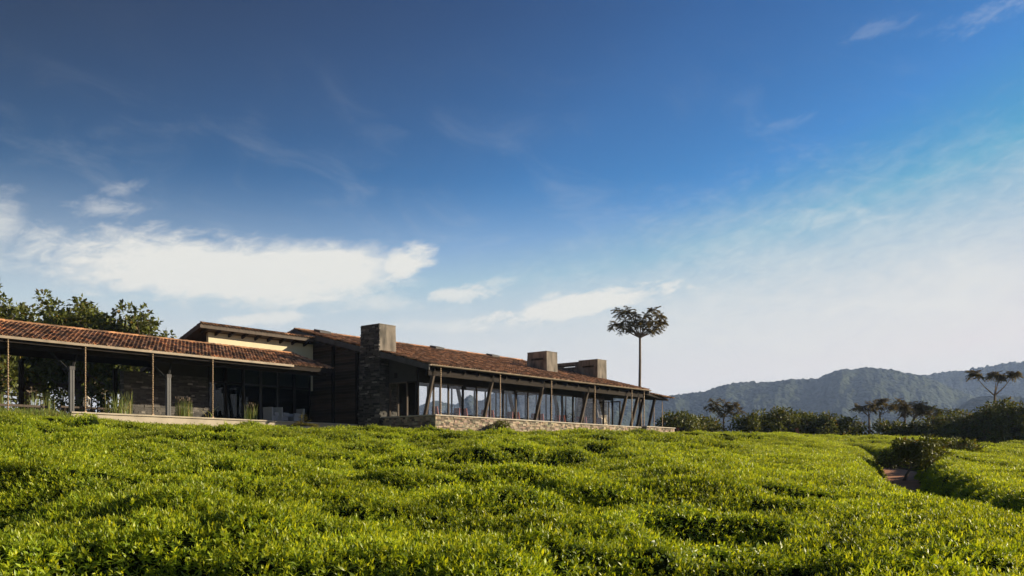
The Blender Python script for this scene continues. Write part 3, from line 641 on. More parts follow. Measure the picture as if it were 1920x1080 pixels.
# ------------------------------------------------------------------ covered walkway (left wing)
EB, EZ, TB, TZ = 41.5, 5.50, 45.2, 6.62
def walkway():
    O = (22., 42., 1.4); A0, A1 = 8., 34.1
    root = empty('covered_walkway', W(*O), TH, label='low covered walkway with long red tiled roof on grey posts at the left', cat='covered walkway')
    t = MB(O); tiled(t, A0, A1, EB, EZ, TB, TZ, seed=13, course=.34); tiled(t, A0, A1, 48.4, EZ+.13, TB, TZ, seed=14)
    for k in range(65):
        a = A0+(A1-A0)*k/65; g = random.uniform(.5, 1.2); t.tube([(a, TB, TZ), (a+.41, TB, TZ+.02)], .1, 8, (g, g, g))
    t.build('roof', MT['tile'], root)
    s = MB(O); slab(s, A0, A1-.05, EB+.08, EZ-.02, TB, TZ-.05, .12); slab(s, A0, A1-.05, TB, TZ-.05, 48.35, EZ+.08, .12); s.build('roof_deck', MT['wood'], root)
    g = MB(O); g.box(A0, 31.3, EB-.10, EB+.06, EZ-.13, EZ-.02); g.build('gutter', MT['gutter'], root)
    f = MB(O); f.box(A0, A1-.03, EB+.07, EB+.13, EZ-.26, EZ-.022); f.box(A0, A1-.2, 41.95, 42.1, 5.05, 5.27); f.build('eave_beam', MT['wood'], root)
    r = MB(O)
    for k in range(26): a = A0+.5+k; slab(r, a-.04, a+.04, EB+.14, EZ-.14, TB-.1, TZ-.19, .14)
    r.build('rafters', MT['wood'], root)
    for i, a in enumerate((10.25, 14.95, 19.65, 24.35)):
        for (b, zt, m) in ((42.1, 4.35, 'steel'), (47.3, 5.1, 'wood')):
            p = MB(O); wd = .085
            p.box(a-wd-.012, a-.012, b-.09, b+.09, 2.2, zt); p.box(a+.012, a+wd+.012, b-.09, b+.09, 2.2, zt); po = p.build('post', MT[m], root)
            if m == 'steel':
                q = MB(O)
                for d in ((-.7, .9), (.7, .9)): q.bar((a, b, zt-.15), (a+d[0], b+d[1], 5.3), .08, .10)
                q.build('post_arms', MT['black'], po)  # near-black colour puts the roof overhang's shade into the arms
                q = MB(O); q.box(a-.12, a+.12, b-.1, b+.1, zt-.02, zt+.14); q.build('bracket', MT['fascia'], po)
    # stone wall and plaster behind
    sm = MB(O); sm.box(23.9, 28.7, 45.55, 45.9, 1.4, 4.85)
    stone_face(sm, Vector((23.9, 45.55, 2.2)), Av, Zv, -Bv, 4.8, 2.65, .085, .32, .05, dark=(.5, 1.7)); stone_face(sm, Vector((23.9, 45.52, 2.2)), Bv, Zv, -Av, .4, 2.65, .085, .3, .04, dark=(.5, 1.5))
    sm.build('stone_wall', MT['slate'], root)
    pl = MB(O); pl.box(25.6, 28.7, 45.6, 45.8, 4.853, 6.3); pl.build('plaster_wall', MT['inwall'], root)
    # entrance glazing with pale frames
    def pane_bay(a0, a1, m, zt=5.9, tr=4.62, b=45.6):
        fmb = MB(O); fmb.box(a0, a0+.08, b-.05, b+.05, FL, zt); fmb.box(a1-.08, a1, b-.05, b+.05, FL, zt); fmb.box(a0+.08, a1-.08, b-.045, b+.045, tr, tr+.09)
        fmb.box(a0+.08, a1-.08, b-.045, b+.045, FL, FL+.1); fmb.box(a0+.08, a1-.08, b-.045, b+.045, zt-.08, zt)
        fo = fmb.build('glazed_bay', m, root); gm = MB(O); gm.box(a0+.08, a1-.08, b-.006, b+.006, FL+.1, tr); gm.box(a0+.08, a1-.08, b-.006, b+.006, tr+.09, zt-.08); gm.build('pane', MT['glassd'], fo)
    x = 28.72
    for w_, m in ((1.1, 'wood'), (1.15, 'wood'), (1.15, 'steel'), (1.2, 'steel'), (1.15, 'wood'), (1.2, 'wood')):
        pane_bay(x, x+w_-.01, MT[m]); x += w_
    iw = MB(O); iw.box(28.8, 36., 49.6, 49.7, 1.5, 6.2); iw.box(28.5, 28.6, 45.9, 49.6, 1.5, 6.2); iw.box(28.7, 36., 45.7, 49.6, 2.0, FL-.01); iw.build('room_shell', MT['inwall'], root)
walkway()
def deck():
    mb = MB(); mb.box(19.3, 36.0, 41.35, 45.5, 1.0, 2.36); mb.box(19.28, 36.0, 41.28, 41.6, 2.362, 2.43)
    o = mb.build('terrace', MT['concrete']); o.rotation_euler.z = TH; tag(o, kind='structure')
    mb = MB(); mb.box(6., 19.27, 42.4, 48.5, 1.0, 2.33); o = mb.build('path', MT['floor']); o.rotation_euler.z = TH; tag(o, kind='structure')
deck()

# ------------------------------------------------------------------ clerestory block behind the walkway
def clerestory():
    O = (30., 46.5, 1.4); root = empty('clerestory_block', W(*O), TH, label='raised block with cream wall under a tilted tiled roof between walkway and lodge', cat='building')
    w = MB(O); w.box(28.95, 36.1, 45.9, 46.1, 4.6, 7.42); w.box(28.95, 29.15, 46.1, 51., 4.6, 5.9); w.build('wall', MT['cream'], root)
    e0, z0, e1, z1 = 45.25, 7.72, 51.5, 5.65
    t = MB(O); tiled(t, 28.05, 35.6, e1, z1, e0, z0, seed=21); tiled(t, 28.03, 35.6, e0-.16, z0-.0, e0+.05, z0+.06, seed=22, course=.2); t.build('roof', MT['tile'], root)
    s = MB(O); slab(s, 28.1, 35.55, e0, z0-.05, e1, z1-.05, .06); s.build('roof_boards', MT['column'], root)
    f = MB(O); f.box(28.0, 35.6, e0-.06, e0, z0-.24, z0+.03); slab(f, 28.0, 28.06, e0+.002, z0+.02, e1, z1+.02, .26); f.build('fascia', MT['column'], root)
    r = MB(O); sl = (z1-z0)/(e1-e0)
    for k in range(9): a = 28.5+k*.86; slab(r, a-.05, a+.05, e0+.01, z0-.115, 45.89, z0-.115+sl*.64, .16)
    r.build('rafters', MT['wood'], root)
clerestory()

# ------------------------------------------------------------------ rain chains
def rain_chain(a, b, zt, zb, label, g):
    mb = MB((a, b, zb)); n = int((zt-zb)/.055); pts = []; rad = []
    for i in range(n+1):
        pts.append((a+.004*math.sin(i), b, zb+(zt-zb)*i/n)); rad.append(.042 if i % 2 else .022)
    mb.tube(pts, rad, 7); mb.box(a-.05, a+.05, b-.05, b+.05, zb-.02, zb+.03)
    o = mb.build('rain_chain', MT['chain']); o.location = W(a, b, zb); o.rotation_euler.z = TH; tag(o, label, 'rain chain', g)
L1 = ['leftmost rain chain, near the left edge of the photo', 'rain chain hanging just right of the leftmost grey walkway post', 'rain chain in front of the dark stone wall, left of the second grey post', 'rain chain right of the reed clump with brown tops, before the entrance glass']
for (a, l) in zip((16.7, 19.98, 23.2, 26.4), L1): rain_chain(a, EB-.02, EZ-.1, 2.2 if a < 19 else 2.45, l, 'rain chains along the walkway gutter')
L2 = ['rain chain nearest the front stone chimney on the lodge', 'second rain chain of the lodge gutter from the front chimney', 'middle rain chain of the lodge gutter, below the first plastered chimney', 'fourth rain chain of the lodge gutter from the front chimney', 'rain chain near the far end of the lodge gutter', 'rain chain at the very end of the lodge gutter']
for (a, l) in zip((36.55, 41.5, 46.4, 51.1, 55.6, 57.2), L2): rain_chain(a, RB0-.02+.05, RZ0-.1, 2.8, l, 'rain chains along the lodge gutter')
for a, l in ((61.3, 'thin rain chain under the far porch roof, nearer the columns'), (62.5, 'thin rain chain at the outer corner of the far porch roof')): rain_chain(a, 37.2, 5.05, 2.3, l, 'rain chains of the far porch')

# ------------------------------------------------------------------ furniture
def dining_chair(): 
    root = empty('dining_chair', (0, 0, 0))
    s = MB(); s.box(-.24, .24, -.24, .24, .42, .50); s.build('seat', MT['red'], root)
    b = MB(); b.hexa([(-.24, .20, .505), (.24, .20, .505), (.24, .27, .505), (-.24, .27, .505), (-.21, .30, 1.12), (.21, .30, 1.12), (.21, .35, 1.12), (-.21, .35, 1.12)]); b.build('backrest', MT['red'], root)
    for x in (-.2, .2):
        for y in (-.2, .2): l = MB(); l.bar((x, y, .42), (x*1.15, y*1.15, 0), .035, .035); l.build('leg', MT['wood'], root)
    return root
def dining_table():
    root = empty('dining_table', (0, 0, 0)); t = MB(); t.box(-.45, .45, -.45, .45, .72, .76); t.build('tabletop', MT['wood'], root)
    for x in (-.38, .38):
        for y in (-.38, .38): l = MB(); l.box(x-.03, x+.03, y-.03, y+.03, 0, .72); l.build('leg', MT['wood'], root)
    return root
ordn = ['first', 'second', 'third', 'fourth', 'fifth', 'sixth', 'seventh']
ch0 = dining_chair(); tb0 = dining_table(); used = [0, 0]
for k in range(7):
    a = 39.6+k*2.45
    tt = tb0 if k == 0 else copy_tree(tb0); tt.location = W(a, 38.4-.35, FL); tt.rotation_euler.z = TH
    tag(tt, '%s dark dining table behind the glass, counted from the front chimney' % ordn[k], 'table', 'dining tables behind the glass front')
    for s in (-1, 1):
        c = ch0 if k == 0 and s == -1 else copy_tree(ch0)
        c.location = W(a+s*.62, 38.05, FL); c.rotation_euler.z = TH+(R(90) if s < 0 else R(-90))+random.uniform(-.1, .1)
        tag(c, 'red high-backed chair on the %s side of the %s table from the front chimney' % ('near' if s < 0 else 'far', ordn[k]), 'chair', 'red chairs behind the glass front')
for px, l in ((859, 'leftmost'), (869, 'middle'), (892, 'rightmost')):
    D = 58.; x = (px-960)/F*D; z = zy(717, D)
    root = empty('pendant_lamp', (x, D, z), label='%s of the three warm glowing pendant bulbs behind the glass' % l, cat='lamp', group='glowing pendant bulbs')
    m = MB(); m.tube([(0, 0, -.07), (0, 0, -.04), (0, 0, .02), (0, 0, .07)], [.02, .06, .06, .02], 10); m.build('bulb', MT['bulb'], root, True)
    aa, bb = AB(x, D); m = MB(); m.tube([(0, 0, .08), (0, 0, roofz(bb)-.2-z)], .012, 6); m.build('cord', MT['black'], root)
def armchair():
    root = empty('armchair', (0, 0, 0)); s = MB(); s.box(-.3, .3, -.3, .26, .18, .42); s.build('seat', MT['white'], root)
    b = MB(); b.hexa([(-.32, .262, .15), (.32, .262, .15), (.32, .40, .15), (-.32, .40, .15), (-.32, .34, .88), (.32, .34, .88), (.32, .44, .88), (-.32, .44, .88)]); b.build('backrest', MT['white'], root)
    for x in (-.31, .31):
        m = MB(); m.box(x-.05+.0, x+.05, -.3, .25, .423, .6); m.build('armrest', MT['white'], root)
        for y in (-.26, .3): l = MB(); l.box(x*.85-.02, x*.85+.02, y-.02, y+.02, 0, .178); l.build('leg', MT['wood'], root)
    return root
ac = armchair()
for k, (px, D, rz, l) in enumerate(((512, 51.5, 150, 'white armchair on the deck, left of the pair by the entrance glass'), (526, 51.8, 165, 'white armchair on the deck, right of the pair by the entrance glass'), (553, 52.6, -40, 'white armchair standing alone behind the fern'))):
    c = ac if k == 0 else copy_tree(ac); c.location = (*at(px, D), 2.365 if k < 3 else FL); c.rotation_euler.z = R(rz); tag(c, l, 'armchair', 'white armchairs on the deck')
def lantern(px, D, z, h, label):
    root = empty('lantern', (*at(px, D), z), label=label, cat='lantern', group='lanterns on the deck')
    m = MB(); m.box(-.11, .11, -.11, .11, 0, .03)
    for x in (-.1, .1):
        for y in (-.1, .1): m.bar((x, y, .03), (x, y, h*.75), .02, .02)
    m.hexa([(-.13, -.13, h*.75), (.13, -.13, h*.75), (.13, .13, h*.75), (-.13, .13, h*.75), (-.03, -.03, h), (.03, -.03, h), (.03, .03, h), (-.03, .03, h)]); m.build('frame', MT['coping'], root)
    m = MB(); m.tube([(0, 0, .03), (0, 0, h*.45)], .05, 10); m.build('candle', MT['white'], root)
lantern(235, 44.6, 2.43, .45, 'pale lantern standing among the reeds right of the low bench')
lantern(163, 43.6, 2.36, .5, 'white lantern standing on the low bench')
bpy.data.objects['lantern.001'].location.z = 2.36+.42
def bench():
    a0, a1, b = 19.7, 22.7, 43.4; O = (a0, b, 2.36); root = empty('low_bench', W(*O), TH, label='low dark timber bench beside the leftmost grey post', cat='bench')
    m = MB(O); m.box(a0, a1, b-.2, b+.2, 2.70, 2.78); m.build('seat', MT['column'], root)
    for a in (a0+.15, (a0+a1)/2, a1-.2): m = MB(O); m.box(a, a+.1, b-.16, b+.16, 2.36, 2.70); m.build('leg', MT['wood'], root)
    a0, a1, b = 10., 18.9, 42.9; O = (a0, b, 2.33); root = empty('low_bench', W(*O), TH, label='long low timber rail bench at the far left behind the grass', cat='bench')
    m = MB(O); m.box(a0, a1, b-.15, b+.15, 2.62, 2.72); m.build('seat', MT['column'], root)
    for k in range(5): a = a0+.1+k*2.1; m = MB(O); m.box(a, a+.1, b-.12, b+.12, 2.33, 2.62); m.build('leg', MT['wood'], root)
bench()
def post(px, D, zt, w, m, nm, label, cat, lean=0):
    x, y = at(px, D); z = float(ground(x, y)); o_ = MB((x, y, z)); h = zt-z
    o_.bar((x, y, z-.1), (x+lean, y, zt-.06), w, w*.8); o_.bar((x+lean, y, zt-.06), (x+lean, y, zt), w*1.15, w*.95)
    o = o_.build(nm, MT[m]); o.location = (x, y, z); tag(o, label, cat)
D = 72; post(1271, D, zy(802, D), .22, 'rust', 'gate_post', 'short rusty red post beside the end of the stone wall', 'post')
post(1278, D+1, zy(801, D), .45, 'black', 'planter_box', 'black square planter right of the rusty post', 'planter')
post(1267, D+1, zy(803, D), .2, 'black', 'gate_post', 'thin black post against the end of the stone wall', 'post')
post(1500, 82, zy(803, 82), .28, 'rust', 'marker_post', 'leaning terracotta post at the far tea edge below the trees', 'post', -.3)
post(1625, 56, zy(846, 56), .16, 'rust', 'marker_post', 'small dark red post where the path enters the tea', 'post')

# ------------------------------------------------------------------ plants
def blades(name, m, center, n, spread, h, w, label, cat, group=None, kind=None, rect=None, lean=.25, seed_=0):
    rr = np.random.default_rng(seed_+11); c = Vector(center)
    if rect is not None: x, y = rect(rr, n)
    else:
        r = spread*np.sqrt(rr.random(n)); t = rr.random(n)*6.283; x, y = r*np.cos(t), r*np.sin(t)
    hh = h*rr.uniform(.55, 1.1, n); a = rr.random(n)*6.283; ln = np.abs(rr.normal(0, lean, n))*hh
    dx, dy = np.cos(a), np.sin(a); px_, py_ = -dy*w/2, dx*w/2; V = []; k = 5
    z0 = np.zeros(n) if rect is None else ground(x+c.x, y+c.y)-c.z
    for i in range(k):
        f = i/(k-1); b = ln*f**2.2; z = z0+hh*f*(1-.12*f*np.minimum(1, ln/hh*2)); tp = 1-f**2.*.9
        V += [np.stack([x+dx*b+px_*tp, y+dy*b+py_*tp, z], 1), np.stack([x+dx*b-px_*tp, y+dy*b-py_*tp, z], 1)]
    V = np.stack(V, 1).reshape(-1, 3); o = (np.arange(n)*2*k)[:, None]
    Fq = np.concatenate([o+[[2*i, 2*i+1, 2*i+3, 2*i+2]] for i in range(k-1)])
    g = np.repeat(rr.uniform(.6, 1.4, n), 2*k); br = np.repeat((rr.random(n) < .25), 2*k)
    col = np.stack([g*np.where(br, 1.6, 1), g, g], 1)
    ob = link(name, np_mesh(name, V, [Fq], col), MT[m]); ob.location = c; tag(ob, label, cat, group, kind); return ob
def heads(parent, n, spread, h, seed_):
    rr = random.Random(seed_); m = MB()
    for _ in range(n):
        r = spread*math.sqrt(rr.random()); t = rr.random()*6.283; z = h*rr.uniform(.8, 1.02); x, y = r*math.cos(t), r*math.sin(t)
        m.tube([(x, y, z), (x, y, z+.03), (x, y, z+.09), (x, y, z+.12)], [.006, .02, .02, .004], 5)
    m.build('seed_heads', MT['bark'], parent)
RG = 'reed clumps along the deck'
x = blades('reed_clump', 'reed', (*at(222, 43.8), 2.4), 90, .62, 1.15, .03, 'tall arching reed clump left of the dark stone wall', 'reeds', RG, seed_=1, lean=.3)
x = blades('reed_clump', 'reed', (*at(345, 46.5), 2.4), 150, .42, .95, .022, 'dense upright reed clump with brown tops right of the second grey post', 'reeds', RG, seed_=2, lean=.06); heads(x, 45, .42, .95, 3)
x = blades('reed_clump', 'reed', (*at(470, 49.6), 2.4), 60, .33, .95, .022, 'thin reed clump before the pale framed entrance glass', 'reeds', RG, seed_=3, lean=.12); heads(x, 10, .25, .9, 4)
x = blades('reed_clump', 'reed', (*at(82, 42.4), 2.3), 70, .6, 1.1, .026, 'sparse reed clump left of the leftmost grey post', 'reeds', RG, seed_=4, lean=.12)
x = blades('reed_clump', 'reed', (*at(5, 41.), 2.2), 60, .35, 1.1, .026, 'reed clump at the very left edge of the photo', 'reeds', RG, seed_=5, lean=.12)
x = blades('reed_clump', 'reed', (*at(394, 47.4), 2.4), 7, .2, .85, .03, 'few spreading reed blades around the fourth walkway rain chain', 'reeds', RG, seed_=6, lean=.6)
def rectab(a0, a1, b0, b1, c):
    def f(rr, n):
        a = rr.uniform(a0, a1, n); b = rr.uniform(b0, b1, n); return CA*a-SA*b-c[0], SA*a+CA*b-c[1]
    return f
c = W(16.5, 41.9, 0)
# a grassy bank fills the gap between the tea and the walkway floor
bank = MB(); bank.hexa([(8, 40.6, 1.0), (19.25, 40.6, 1.0), (19.25, 42.38, 1.0), (8, 42.38, 1.0), (8, 40.9, 2.1), (19.25, 40.9, 2.05), (19.25, 42.38, 2.34), (8, 42.38, 2.34)])
o = bank.build('grass_bank', MT['soil']); o.rotation_euler.z = TH; tag(o, kind='structure')
g = blades('lawn_grass', 'grass', (c.x, c.y, 2.1), 7000, 1, .28, .014, 'soft grass strip between tea and walkway at the far left', 'grass', kind='stuff', rect=rectab(10, 19.2, 40.9, 42.4, c), seed_=8, lean=.35)
co = np.zeros(len(g.data.vertices)*3); g.data.vertices.foreach_get('co', co); co = co.reshape(-1, 3)
xx, yy = co[:, 0]+c.x, co[:, 1]+c.y; bb = -SA*xx+CA*yy; n10 = co.reshape(-1, 10, 3); zb = ground(n10[:, :1, 0]+c.x, n10[:, :1, 1]+c.y); b1 = bb.reshape(-1, 10)[:, :1]
n10[:, :, 2] += (2.07+(b1-40.9)*.18)-zb; g.data.vertices.foreach_set('co', n10.ravel())
def clear_grass(rr, n):
    x = rr.uniform(9, 24, n*6); y = rr.uniform(17, 58, n*6); d = poly_sd(x, y, GAP); cl = np.array([at(*p) for p in [(1850, 16.6), (1790, 19.5), (1735, 25), (1712, 31), (1700, 36), (1668, 41.5), (1640, 47.5), (1600, 55), (1540, 60)]])
    dm = np.full(x.shape, 99.)
    for i in range(len(cl)-1):
        e = cl[i+1]-cl[i]; t = np.clip(((x-cl[i, 0])*e[0]+(y-cl[i, 1])*e[1])/(e@e), 0, 1); dm = np.minimum(dm, np.hypot(x-cl[i, 0]-t*e[0], y-cl[i, 1]-t*e[1]))
    k = (d < .1) & (dm > 1.0+.3*(fbm(x, y, 2, 2)-.5)); return x[k][:n]-16, y[k][:n]-35
_n = []
def cg(rr, n):
    x, y = clear_grass(rr, n); return x, y
rr0 = np.random.default_rng(19); cnt = len(clear_grass(np.random.default_rng(19), 9000)[0])
blades('path_grass', 'grass', (16, 35, 0), cnt, 1, .16, .018, 'short grass verge beside the red dirt path', 'grass', kind='stuff', rect=lambda rr, n: clear_grass(np.random.default_rng(19), 9000), seed_=8)

def fern(px, D, z, label):
    x0, y0 = at(px, D); root = empty('tree_fern', (x0, y0, z), label=label, cat='fern')
    P = []; Dd = []; U = []; L = []; C = []; st = MB()
    for k, (az, ev, ln) in enumerate(((0, .15, 1.0), (25, .3, 1.0), (170, .2, 1.0), (200, .3, .9), (95, 1.25, .75), (80, 1.4, .8), (-20, .35, 1.1), (150, .5, .7), (-60, .4, .8), (-120, .4, .8), (250, .7, .6), (30, .8, .7))):
        d = Vector((math.cos(R(az)), math.sin(R(az)), 0)); pts = []
        for i in range(15):
            f = i/14; r = ln*math.cos(ev)*f; zz = ln*math.sin(ev)*f-.35*ln*f*f*math.cos(ev)+.05; pts.append(d*r+Vector((0, 0, zz)))
        st.tube(pts, [.012*(1-i/16) for i in range(15)], 4); sd2 = Vector((-d.y, d.x, 0))
        for i in range(1, 15):
            for s in (-1, 1):
                for q in (0, .5):
                    f = (i+q)/15; tl = (pts[i]-pts[i-1]).normalized(); P.append(pts[i-1].lerp(pts[i], q)); Dd.append(sd2*s+tl*.5); U.append(Vector((0, 0, 1))+tl*.1+Vector((random.gauss(0, .2), random.gauss(0, .2), 0))); L.append(.26*math.sin(math.pi*min(1, f*.85+.12))+.03)
                    g_ = random.uniform(.7, 1.3); C.append((g_*1.5, g_*1.15, g_))
    st.build('stem', MT['bark'], root)
    V, Ft, c_ = leaf_arrays(np.array(P), np.array(Dd), np.array(U), np.array(L), np.array(L)*.2, np.array(C)); link('fronds', np_mesh('fronds', V, [Ft], c_), MT['leafd'], root)
fern(567, 48.5, 2.05, 'spreading fern growing at the deck edge left of the stone chimney')

def leafcloud(centers, radii, per, size, dark=.3, up=.3, flat=.8):
    """leaves spread through ellipsoid clumps, denser near their skins"""
    P = []; Dd = []; C = []
    for (c, r) in zip(centers, radii):
        n = max(6, int(per*r*r)); d = rand_dirs(n, .15); q = r*rng.uniform(.35, 1.05, n)[:, None]; p = np.array(c)+d*q*np.array([1, 1, flat])
        P.append(p); Dd.append(unit(d+rng.normal(0, .6, (n, 3))+[0, 0, -.1])); g = rng.uniform(.55, 1.35, n)*random.uniform(.8, 1.2); w_ = rng.random(n) < .06
        C.append(np.stack([g*np.where(w_, 1.7, 1), g, g*.9], 1))
    P = np.concatenate(P); Dd = np.concatenate(Dd); C = np.concatenate(C); n = len(P); L = size*rng.uniform(.7, 1.3, n)
    U = rand_dirs(n, 1.0); return leaf_arrays(P, Dd, U, L, L*.5, C)
def tree(name, label, cat, group, x, y, ztop, wid, seed_, size=.22, stems=1, per=260, mat_='leafd', crown_from=.25, flat=.8, nb=16, depth=None, z0=None, vary=1., bark='bark', lean=0., loose=0.):
    rr = random.Random(seed_); z0 = float(ground(x, y)) if z0 is None else z0; H = ztop-z0; root = empty(name, (x, y, z0), label=label, cat=cat, group=group)
    tr = MB(); cs = []; rs = []; depth = depth or wid
    for s in range(stems):
        bx, by = (rr.uniform(-.3, .3)*wid*.5, rr.uniform(-.2, .2)*wid*.4) if stems > 1 else (0, 0)
        tx, ty = bx+lean+rr.uniform(-.12, .12)*wid, by+rr.uniform(-.12, .12)*wid; r0 = .022*H+.03
        pts = [Vector((bx+(tx-bx)*f+rr.uniform(-.02, .02)*H*(f > 0), by+(ty-by)*f, -.15+f*H*.78)) for f in (0, .2, .4, .6, .8, 1)]
        tr.tube(pts, [r0*(1-.75*i/5) for i in range(6)], 7)
        for k in range(nb):
            f = crown_from+(1-crown_from)*(k+.5)/nb; a = k*2.4+rr.uniform(-.5, .5)+s; i = min(4, int(f*.95*5)); p = pts[i].lerp(pts[i+1], f*.95*5-i)
            env = math.sin(math.pi*min(1, max(.0, .18+.72*f)))**.6; rad = wid*.5*env*rr.uniform(.55, 1.0)
            q = Vector(((p.x+lean*f)*.5+math.cos(a)*rad, p.y*.5+math.sin(a)*rad*depth/wid, min(H*.93, f*H*.9+rr.uniform(-.5*loose, .1+.1*loose)*H*.4+(0 if not loose else 0))))
            tr.tube([p, p.lerp(q, .5)+Vector((0, 0, -.03*H)), q], [r0*.4, r0*.25, r0*.1], 5)
            r = wid*rr.uniform(.11, .19)*vary; cs.append(tuple(q)); rs.append(r); 
            m_ = p.lerp(q, .6); cs.append((m_.x, m_.y, m_.z+.03*H)); rs.append(r*.8)
    cs.append((tx, ty, H-wid*.12)); rs.append(wid*.15)
    tr.build('trunk', MT[bark], root)
    V, Ft, c_ = leafcloud(cs, rs, per/(size/.22)**2, size, flat=flat); link('crown', np_mesh('crown', V, [Ft], c_), MT[mat_], root)
    return root
# trees behind the walkway
TG = 'trees behind the covered walkway'
for k, (px, D, ty, w, l) in enumerate(((-6, 53, 524, 3.6, 'leafy tree cut by the left edge, its top leaning into the sky'), (45, 60, 568, 5.2, 'dark tree behind the walkway roof at the far left'), (88, 64, 545, 3.2, 'slim pointed tree rising above the far left walkway roof'),
     (125, 58, 555, 4.6, 'dense round-topped tree behind the walkway, left of centre of the row'), (165, 63, 566, 5.2, 'broad dark tree in the middle of the row behind the walkway'), (212, 57, 570, 4.4, 'lighter green tree behind the walkway over the reeds'),
     (256, 56, 571, 3.8, 'open-crowned tree with big leaves above the walkway roof'), (292, 58, 598, 2.6, 'rightmost small tree peeking above the walkway roof'), (-110, 60, 540, 6, 'tree outside the far left of the walkway row'), (5, 68, 580, 6.5, 'low thick tree filling the gap behind the leftmost rain chain'))):
    x, y = at(px, D); tree('broadleaf_tree', l, 'tree', TG, x, y, zy(ty, D), w, 100+k, size=.31, vary=.76, loose=.4, stems=2 if k in (1, 3, 4, 5) else 1, per=520 if k < 6 else 400, crown_from=.5, nb=28, z0=1.2)
for k, (px, D, ty, w) in enumerate(((30, 54, 735, 3.), (112, 56, 735, 3.4), (182, 54, 712, 3.2), (232, 53, 700, 3.0))):
    x, y = at(px, D); tree('shrub', ['dark shrub behind the rail bench at the far left', 'dark shrub seen between the walkway posts', 'thick dark shrub behind the low bench', 'thick dark shrub at the left end of the stone wall'][k], 'shrub', 'shrubs behind the walkway', x, y, zy(ty, D), w*.8, 140+k, size=.22, stems=3, per=140, crown_from=.1, nb=8, z0=1.4)

def frond_tree(label, group, px, D, basey, fork, rosettes, frond, nf=16, tw=.16, lean=0, mat_='leafu', z0=None, cat='tree', name='umbrella_tree', bark='palebark'):
    """pole-like trunk, forked limbs, each ending in a rosette of drooping feathery leaves. points are (px, py)"""
    x0, y0 = at(px, D); z0 = float(ground(x0, y0)) if z0 is None else z0; s = D/F; rr = random.Random(px)
    root = empty(name, (x0, y0, z0), label=label, cat=cat, group=group); tr = MB()
    fz = zy(fork[1], D)-z0; fx = (fork[0]-px)*s; fk = Vector((fx, 0, fz))
    pts = [Vector((fx*f+.12*math.sin(f*5+px)*tw*3*math.sin(math.pi*f), .1*math.sin(f*4)*tw, fz*f-.1*(f == 0))) for f in (0, .2, .4, .6, .8, 1)]
    tr.tube(pts, [tw*(1-.08*i) for i in range(6)], 9)
    P = []; Dd = []; U = []; L = []; C = []
    for (rx, ry, sc) in rosettes:
        c = Vector(((rx-px)*s, rr.uniform(-.9, .9)*abs(rx-fork[0])*s*.6+rr.uniform(-.3, .3), zy(ry, D)-z0)); mid = fk.lerp(c, .5)+Vector((0, 0, -.06*(c-fk).length)); tr.tube([fk, mid, c], [tw*.45, tw*.25, tw*.13], 6)
        subs = [(c, 1.)]+[(c+Vector((rr.uniform(-.55, .55), rr.uniform(-.55, .55), rr.uniform(-.45, .3)))*frond*s*sc, .62) for _ in range(3)]
        c_main = c
        for q_, ss in subs[1:]: tr.tube([c_main, q_], [tw*.15, tw*.08], 4, cap=False)
        for k in range(nf*2):
            c, ssc = subs[k % 4]
            az = k*2.4+rr.uniform(-.3, .3); ev = rr.uniform(-.15, 1.1) if k % 3 else rr.uniform(-.6, .1); ln = frond*s*sc*ssc*rr.uniform(.7, 1.1)*.85; d = Vector((math.cos(az), math.sin(az), 0)); out = Vector((c.x-fk.x, c.y-fk.y, 0))
            d = (d+out.normalized()*.35 if out.length > .1 else d).normalized(); sd2 = Vector((-d.y, d.x, 0)); pp = []; n = 10
            for i in range(n+1):
                f = i/n; pp.append(c+d*(ln*math.cos(ev)*f)+Vector((0, 0, ln*(math.sin(ev)*f-.32*f*f))))
            tr.tube([pp[0], pp[4], pp[8]], [tw*.09, tw*.07, tw*.04], 4, cap=False); g = rr.uniform(.6, 1.4)
            for i in range(2, n+1):
                tl = (pp[i]-pp[i-1]).normalized()
                for sg in (-1, 1):
                    P.append(pp[i]); Dd.append(sd2*sg+tl*.55+Vector((0, 0, -.25))); U.append(Vector((rr.gauss(0, .25), rr.gauss(0, .25), 1))); L.append(ln*.34*(1-.35*abs(i/n-.55))); w_ = g*rr.uniform(.8, 1.25); C.append((w_*1.05, w_, w_*.9))
            P.append(pp[n]); Dd.append(pp[n]-pp[n-1]); U.append(Vector((0, 0, 1))); L.append(ln*.22); C.append((g, g, g))
    tr.build('trunk', MT[bark], root); L = np.array(L)
    V, Ft, c_ = leaf_arrays(np.array(P), np.array(Dd), np.array(U), L, L*.46, np.array(C)); link('crown', np_mesh('crown', V, [Ft], c_), MT[mat_], root)
frond_tree('tall lone tree with thin bare trunk and heart-shaped crown behind the lodge', None, 1202, 85, 800, (1200, 633),
    [(1163, 588, 1.), (1176, 584, 1.), (1190, 591, .9), (1160, 603, 1.), (1174, 601, 1.), (1188, 606, .9), (1169, 615, .95), (1183, 618, .8),
     (1238, 588, 1.), (1226, 583, 1.), (1212, 593, .9), (1241, 602, 1.), (1228, 601, 1.), (1213, 606, .9), (1233, 614, .95), (1219, 618, .8), (1201, 612, .9), (1201, 601, .9)], 19, nf=17, tw=.17, z0=1.0)
UG = 'umbrella trees in the far tree line'
frond_tree('spreading umbrella tree with three tufts on bare forked limbs against the hills at the right', UG, 1865, 88, 835, (1865, 742), [(1832, 701, 1.1), (1866, 703, 1.05), (1872, 706, .8), (1899, 703, 1.)], 19, nf=34, tw=.17)
